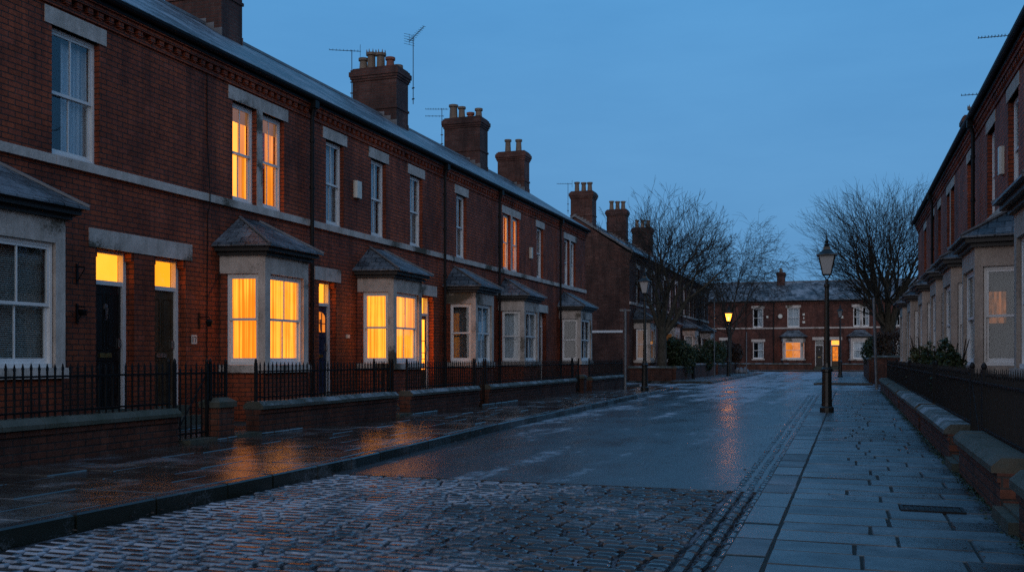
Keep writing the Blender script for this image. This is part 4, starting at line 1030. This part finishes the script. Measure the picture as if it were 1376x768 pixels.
o = m.build('covered_heap', 'pale_sheet', None, smooth=True); o.scale = (.7, .7, .7); o.location = (-7.6, 74.0, .12); tag(o, 'pale low heap on the pavement past the glowing lamp', 'heap')

# ------------------------------------------------------------------ aerials
def aerial(label, loc, h, rz, boomlen=.9, kind='yagi', n=9):
    o = thing('tv_aerial', label, 'aerial', loc, rz, 'television aerials')
    m = MB(); m.tube([(0, 0, 0), (0, 0, h)], .014, 6)
    for z in (.15, .5): m.box(-.05, .05, -.02, .02, z, z + .03)
    m.build('mast', 'aluminium', o)
    m = MB(); tl = .0 if kind != 'tilt' else .2; m.tube([(-boomlen * .75, 0, h - .03 + tl), (boomlen * .3, 0, h - .03 - tl * .3)], .01, 5)
    for i in range(n):
        t = i / (n - 1); x = -boomlen * .75 + boomlen * .95 * t; zz = h - .02 + tl * (1 - t * 1.25); l = .07 + .05 * t
        m.tube([(x, -l, zz), (x, l, zz)], .006, 4); m.tube([(x, 0, zz - .03), (x, 0, zz + .035)], .005, 4)
    if kind != 'double':
        for dz in (-.16, -.08, 0, .08, .16): m.tube([(boomlen * .28, -.2, h - .03 + dz), (boomlen * .28, .2, h - .03 + dz)], .006, 4)
        m.tube([(boomlen * .28, 0, h - .2), (boomlen * .28, 0, h + .16)], .006, 4)
    else:
        m.tube([(-boomlen * .75, 0, h - .3), (boomlen * .1, 0, h - .3)], .01, 5)
        for i in range(6): x = -boomlen * .75 + boomlen * .8 * i / 5; m.tube([(x, -.12, h - .3), (x, .12, h - .3)], .006, 4)
    m.build('antenna', 'aluminium', o); return o
aerial('slim aerial on the left flank of the tallest chimney', (-15.08, 27.6, 9.6), 1.55, .5, .95)
aerial('wide comb aerial on the right flank of the tallest chimney', (-13.2, 28.2, 9.4), 2.15, 2.6, .8, 'tilt')
aerial('double-bar aerial left of the four-pot chimney', (-15.1, 34.9, 9.5), 1.55, .35, .85, 'double')
aerial('small aerial above the gable end chimney', (-14.45, 50.6, 9.1), 1.65, .3, .8)
aerial('thin aerial left of the end-row chimney', (-8.2, 101.6, 8.9), 1.3, .3, .8, n=6)
aerial('thin T-shaped aerial right of the end-row chimney', (-5.4, 101.6, 8.9), 1.6, 0, .9, n=6)
aerial('long yagi aerial above the near right roof edge', rpos(26.0, 3.9)[:2] + (7.5,), 1.6, .05, 1.0, n=14)
aerial('low aerial peeping over the middle of the right roof', rpos(29.3, 3.95)[:2] + (7.5,), 1.05, .05, 1.1, n=12)

# ------------------------------------------------------------------ trees
def tree(name, label, loc, H, spread, seed, trunk_r, fork=.25, mats=('bark', 'twig'), levels=6, droop=0.0, up=.35, twig_r=.008, nmain=5, lean=0, dens=1.0):
    r = random.Random(seed); o = thing(name, label, 'tree', loc, r.random() * 6, None)
    T, Cn = MB(), MB()
    def rv(): return Vector((r.gauss(0, 1), r.gauss(0, 1), r.gauss(0, 1))).normalized()
    cz, rz_ = H * .6, H * .42
    def grow(p, d, rad, ln, lv):
        k = 4 if lv <= 2 else 3; pts = [p]; rads = [rad]; q = p.copy(); dd = d.copy(); end = max(rad * (.62 if lv < levels else .3), twig_r * .5)
        for i in range(k):
            dd = (dd + rv() * (.12 + .03 * lv) + Vector((0, 0, up * .16 - droop * max(0, lv - 2) * .12))).normalized()
            q = q + dd * (ln / k); pts.append(q.copy()); rads.append(rad + (end - rad) * (i + 1) / k)
        (T if rad > .028 else Cn).tube(pts, rads, 7 if rad > .06 else (5 if rad > .025 else 3), cap=False)
        if lv >= levels: return
        nb = r.choice((1, 2, 2)) + (1 if lv in (2, 3) else 0)
        if r.random() > dens: nb -= 1
        if lv >= 4: nb = max(0, nb - 1)
        for j in range(nb + 2):
            if j < 2: base, br = pts[-1], rads[-1]
            else:
                i = r.randrange(1, k); base, br = pts[i], rads[i] * .8
            ax = rv(); side = (ax - dd * ax.dot(dd)).normalized()
            ang = r.uniform(.25, .62) if j < 2 else r.uniform(.5, 1.0)
            nd = (dd * math.cos(ang) + side * math.sin(ang)).normalized()
            out = Vector((base.x, base.y, 0)); 
            if out.length > .01: nd = (nd + out.normalized() * .12 * spread).normalized()
            nr = max(br * r.uniform(.6, .76), twig_r); l2 = ln * r.uniform(.66, .86)
            # keep inside an egg-shaped crown
            tip = base + nd * l2; e = math.hypot(tip.x, tip.y) ** 2 / (spread * H * .24) ** 2 + ((tip.z - cz) / rz_) ** 2
            if e > 1.0: l2 *= max(.25, 1 - (e - 1) * .8)
            if l2 < .1: continue
            grow(base, nd, nr, l2, lv + 1)
    hf = H * fork; pts = [Vector((0, 0, -.1)), Vector((.02, 0, .3)), Vector((lean * .5, .03, hf * .6)), Vector((lean, 0, hf))]
    T.tube(pts, [trunk_r * 1.35, trunk_r * 1.05, trunk_r * .92, trunk_r * .85], 10, cap=False)
    for j in range(nmain):
        a = 2 * PI * j / nmain + r.uniform(-.4, .4); tilt = r.uniform(.25, .65) if j else .08
        d = Vector((math.cos(a) * math.sin(tilt), math.sin(a) * math.sin(tilt), math.cos(tilt)))
        grow(pts[-1] - Vector((0, 0, r.uniform(0, .25) * hf)), d, trunk_r * r.uniform(.45, .62), H * .24, 1)
    T.build('trunk', mats[0], o, smooth=True, fix=False); Cn.build('crown', mats[1], o, fix=False)
    return o
tree('bare_tree', 'bare winter tree with forked trunk behind the corner wall on the left', (-9.45, 51.3, .1), 10.4, 1.35, 5, .26, .27, levels=6, nmain=5, twig_r=.009)
tree('birch_tree', 'fine-twigged birch behind the glowing lamp', (-8.4, 73.0, .1), 12.6, 1.35, 9, .15, .22, ('birch_bark', 'twig'), levels=6, droop=.5, nmain=6, twig_r=.009)
tree('bare_tree', 'large round-headed bare tree above the hedge on the right', (1.9, 56.0, .1), 11.3, 1.75, 4, .33, .2, levels=6, nmain=8, twig_r=.007, up=.6)
tree('sapling', 'small thin bare tree in front of the end row on the right', (3.4, 88.5, .1), 4.6, 1.2, 31, .07, .3, levels=5, nmain=4)

def bush(name, label, cat, loc, rx, ry, h, n, mat, seed, leafs=.09, twigs=True, box=False, lo=.0, group=None):
    r = random.Random(seed); o = thing(name, label, cat, loc, 0, group); m = MB(); t = MB()
    blobs = [(r.uniform(-.5, .5) * rx, r.uniform(-.5, .5) * ry, h * r.uniform(.35, .75), r.uniform(.35, .6)) for _ in range(9)] + [(0, 0, h * .45, .75)]
    for i in range(n):
        if box:
            s_ = r.random(); f = r.choice((0, 1, 2, 3, 4)); x, y, z = r.uniform(-1, 1) * rx, r.uniform(-1, 1) * ry, lo + r.random() * (h - lo)
            if f == 0: x = -rx
            elif f == 1: x = rx
            elif f == 2: y = -ry
            elif f == 3: y = ry
            else: z = h
            x += r.gauss(0, .06); y += r.gauss(0, .06); z += r.gauss(0, .07)
        else:
            bx, by, bz, br = r.choice(blobs); d = Vector((r.gauss(0, 1), r.gauss(0, 1), r.gauss(0, 1))).normalized() * r.uniform(.55, 1.08) ** .5
            x, y, z = bx + d.x * br * rx, by + d.y * br * ry, bz + d.z * br * h * .55
            if z < lo: z = lo + r.random() * .2
        nrm = Vector((r.gauss(0, 1), r.gauss(0, 1), r.gauss(0, 1) + .4)).normalized(); a = nrm.orthogonal().normalized(); b = nrm.cross(a); l = leafs * r.uniform(.6, 1.3); w = l * .45
        an = r.random() * 6; a, b = a * math.cos(an) + b * math.sin(an), b * math.cos(an) - a * math.sin(an); c = Vector((x, y, z))
        m.add([c - a * l, c + b * w, c + a * l, c - b * w], [(0, 1, 2, 3)])
    for i in range(18 if twigs else 8):
        a = r.random() * 6.28; p = Vector((r.uniform(-.2, .2) * rx, r.uniform(-.2, .2) * ry, 0)); q = Vector((math.cos(a) * rx * .7, math.sin(a) * ry * .7, h * r.uniform(.6, 1.0)))
        if box: p = Vector((r.uniform(-.9, .9) * rx, r.uniform(-.9, .9) * ry, 0)); q = p + Vector((0, 0, h * .8))
        t.tube([p, (p + q) / 2 + Vector((0, 0, h * .1)), q], [.025, .015, .006], 4, cap=False)
    m.build('foliage', mat, o, fix=False); t.build('stems', 'twig', o, fix=False)
    return o
bush('evergreen_bush', 'large dark round bush over the wall by the bare tree', 'bush', (-8.75, 53.4, .1), 1.05, 1.3, 2.4, 9000, 'leaf_dark', 1, .075)
bush('evergreen_bush', 'smaller dark bush between the round bush and the lit lamp', 'bush', (-9.0, 61.5, .1), .95, 1.8, 2.1, 6000, 'leaf_dark', 2, .08)
bush('evergreen_bush', 'dark bush behind the glowing lamp', 'bush', (-9.1, 70.0, .1), 1.0, 2.5, 2.5, 6000, 'leaf_dark', 3, .09)
bush('shrub', 'yellowing shrub behind the thin short post', 'shrub', (-8.6, 77.5, .1), .8, 1.0, 2.6, 3000, 'leaf_brown', 4, .08)
bush('hedge', 'tall clipped brown hedge above the brick wall on the right', 'hedge', (3.0, 52.2, .1), 1.75, 1.1, 2.35, 16000, 'leaf_brown', 5, .06, box=True, lo=.4)
bush('evergreen_bush', 'dark evergreen spilling left of the brown hedge', 'bush', (1.5, 56.5, .3), .9, 1.4, 2.3, 5000, 'leaf_dark', 6, .08)
bush('shrub', 'yellow-green shrub poking above the right railing', 'shrub', (1.6, 25.0, .15), .35, .7, 1.7, 1500, 'leaf_yellow', 7, .05, group='front garden shrubs')
bush('shrub', 'dark leafy shrub tall against the cream bays', 'shrub', (1.62, 17.6, .15), .34, .9, 1.5, 3000, 'leaf_dark', 8, .055, group='front garden shrubs')
bush('shrub', 'dark shrub behind the third right railing', 'shrub', (1.62, 20.9, .15), .34, .9, 1.45, 2600, 'leaf_dark', 9, .055, group='front garden shrubs')
bush('shrub', 'low dark shrub below the bay with the glowing orange patch', 'shrub', (1.65, 15.2, .15), .3, .8, .95, 1500, 'leaf_dark', 10, .045, group='front garden shrubs')
bush('potted_plant', 'tiny plant on the ground below the first lit bay door', 'plant', (-9.6, 19.2, .12), .22, .25, .5, 350, 'leaf_dark', 12, .04)
# moss and leaf litter along the foot of the right wall
r = random.Random(77); m = MB()
for i in range(2600):
    y = 3 + 33 * r.random() ** 1.3; x = 1.05 - abs(r.gauss(0, .045)); z = .122; s = r.uniform(.006, .02); a = r.random() * 6
    c, d = math.cos(a) * s, math.sin(a) * s; zz = r.uniform(.004, .02)
    m.add([(x - c, y - d, z), (x + d * .6, y - c * .6, z + zz), (x + c, y + d, z), (x - d * .6, y + c * .6, z + zz * .5)], [(0, 1, 2, 3)])
c = MB(); rc = random.Random(5)
for k in range(16):
    y = rc.uniform(4.5, 16); x = rc.uniform(-.3, .85); a = rc.uniform(-.5, .5) + (PI / 2 if rc.random() < .3 else 0); p = (x, y); w_ = .004
    for i in range(rc.randint(3, 6)):
        a += rc.uniform(-.6, .6); l = rc.uniform(.04, .09); q = (p[0] + math.cos(a) * l, p[1] + math.sin(a) * l); nx, ny = -math.sin(a) * w_, math.cos(a) * w_
        if -.42 < q[0] < 1.0: c.add([(p[0] - nx, p[1] - ny, .126), (q[0] - nx, q[1] - ny, .126), (q[0] + nx, q[1] + ny, .126), (p[0] + nx, p[1] + ny, .126)], [(0, 1, 2, 3)])
        p = q
struct(c, 'paving_cracks', 'dark_joint', fix=False)
lf = MB()
for k in range(420):
    side = rc.random()
    if side < .45: x, z = 1.03 - abs(rc.gauss(0, .3)), .13; y = rc.uniform(3, 36)
    elif side < .75: y = rc.uniform(3, 36); x, z = -gr(y) - abs(rc.gauss(0, .12)), .014
    else: y = rc.uniform(5, 38); x, z = -kl(y) + abs(rc.gauss(0, .12)), .014
    if x < -.5 and z > .1: continue
    s_ = rc.uniform(.012, .028); a = rc.random() * 6; ca, sa = math.cos(a) * s_, math.sin(a) * s_
    lf.add([(x - ca, y - sa, z), (x + sa * .6, y - ca * .6, z + rc.uniform(0, .012)), (x + ca, y + sa, z + rc.uniform(0, .01)), (x - sa * .6, y + ca * .6, z)], [(0, 1, 2, 3)])
lo_ = lf.build('fallen_leaves', 'leaf_brown', None, fix=False); tag(lo_, 'brown fallen leaves scattered along gutters and the right pavement', 'leaves', kind='stuff')
o = m.build('moss', 'leaf_dark', None, fix=False); tag(o, 'moss and litter along the foot of the right garden walls', 'moss', kind='stuff')

# ------------------------------------------------------------------ sky, sun, camera
AZ_SUN = R(172)         # compass from +Y clockwise: behind the camera, slightly right of it... low afterglow
EL = R(9)
w = bpy.data.worlds.new('World'); scn.world = w; w.use_nodes = True; nt = w.node_tree
for n in list(nt.nodes): nt.nodes.remove(n)
out = nt.nodes.new('ShaderNodeOutputWorld'); bg = nt.nodes.new('ShaderNodeBackground')
sky = nt.nodes.new('ShaderNodeTexSky'); sky.sky_type = 'NISHITA'; sky.sun_disc = False; sky.sun_elevation = R(2); sky.sun_rotation = AZ_SUN; sky.air_density = 1.0; sky.dust_density = .3; sky.ozone_density = 4.0
tc = nt.nodes.new('ShaderNodeTexCoord'); sp = nt.nodes.new('ShaderNodeSeparateXYZ'); L(nt, tc.outputs['Generated'], sp.inputs[0])
# high thin overcast: blue towards the far end of the street, paler towards the last light behind
grad = ramp(nt, sp.outputs[2], [(0.0, (1.0, 2.35, 4.2)), (.1, (1.0, 2.65, 5.0)), (.35, (.85, 2.8, 5.6)), (1.0, (.62, 2.1, 4.4))]).outputs[0]
back = N(nt, 'ShaderNodeVectorMath', operation='DOT_PRODUCT'); L(nt, tc.outputs['Generated'], back.inputs[0]); back.inputs[1].default_value = (math.sin(AZ_SUN), math.cos(AZ_SUN), .1)
bf = ramp(nt, back.outputs['Value'], [(.0, g(0)), (.9, g(1))]).outputs[0]
grad = mixc(nt, bf, grad, (2.6, 2.9, 3.9))
cl = noise(nt, coords(nt, 'Generated', (1, 1, 3)), 1.6, 5, .5)
grad = mixc(nt, .4, grad, ramp(nt, cl, [(.3, (.72, .82, .88)), (.7, (1.28, 1.18, 1.12))]).outputs[0], 'MULTIPLY')
cl2 = noise(nt, coords(nt, 'Generated', (1.5, 1.5, 7)), 3.5, 6, .6)
grad = mixc(nt, .17, grad, ramp(nt, cl2, [(.35, (.78, .84, .88)), (.7, (1.25, 1.18, 1.12))]).outputs[0], 'MULTIPLY')
fin = mixc(nt, .94, sky.outputs[0], grad)
fin = mixc(nt, 1.0, fin, (.84, .86, .865), 'MULTIPLY')
L(nt, fin, bg.inputs[0]); bg.inputs[1].default_value = .11
L(nt, bg.outputs[0], out.inputs[0])
sd = bpy.data.lights.new('sun', 'SUN'); sd.energy = .62; sd.angle = R(75); sd.color = (1, .88, .8)
so = bpy.data.objects.new('sun', sd); COL.objects.link(so)
dv = Vector((math.sin(R(172)) * math.cos(R(9)), math.cos(R(172)) * math.cos(R(9)), math.sin(R(9))))
so.rotation_euler = dv.to_track_quat('Z', 'Y').to_euler()

cam = bpy.data.cameras.new('camera'); cam.sensor_width = 36; cam.lens = 1300 / 1376 * 36; cam.shift_y = 96 / 1376; cam.clip_start = .05; cam.clip_end = 3000
co = bpy.data.objects.new('camera', cam); COL.objects.link(co); co.location = (0, 0, 1.3); co.rotation_euler = (PI / 2, 0, math.atan(454 / 1300)); scn.camera = co
vs = scn.view_settings; vs.view_transform = 'Standard'; vs.look = 'None'; vs.gamma = 1; vs.exposure = .3; vs.use_curve_mapping = False
cy = scn.cycles; cy.max_bounces = 5; cy.diffuse_bounces = 2; cy.glossy_bounces = 3; cy.transparent_max_bounces = 10; cy.transmission_bounces = 3; cy.caustics_reflective = False; cy.caustics_refractive = False
cy.use_denoising = False; cy.sample_clamp_indirect = 3; cy.sample_clamp_direct = 6
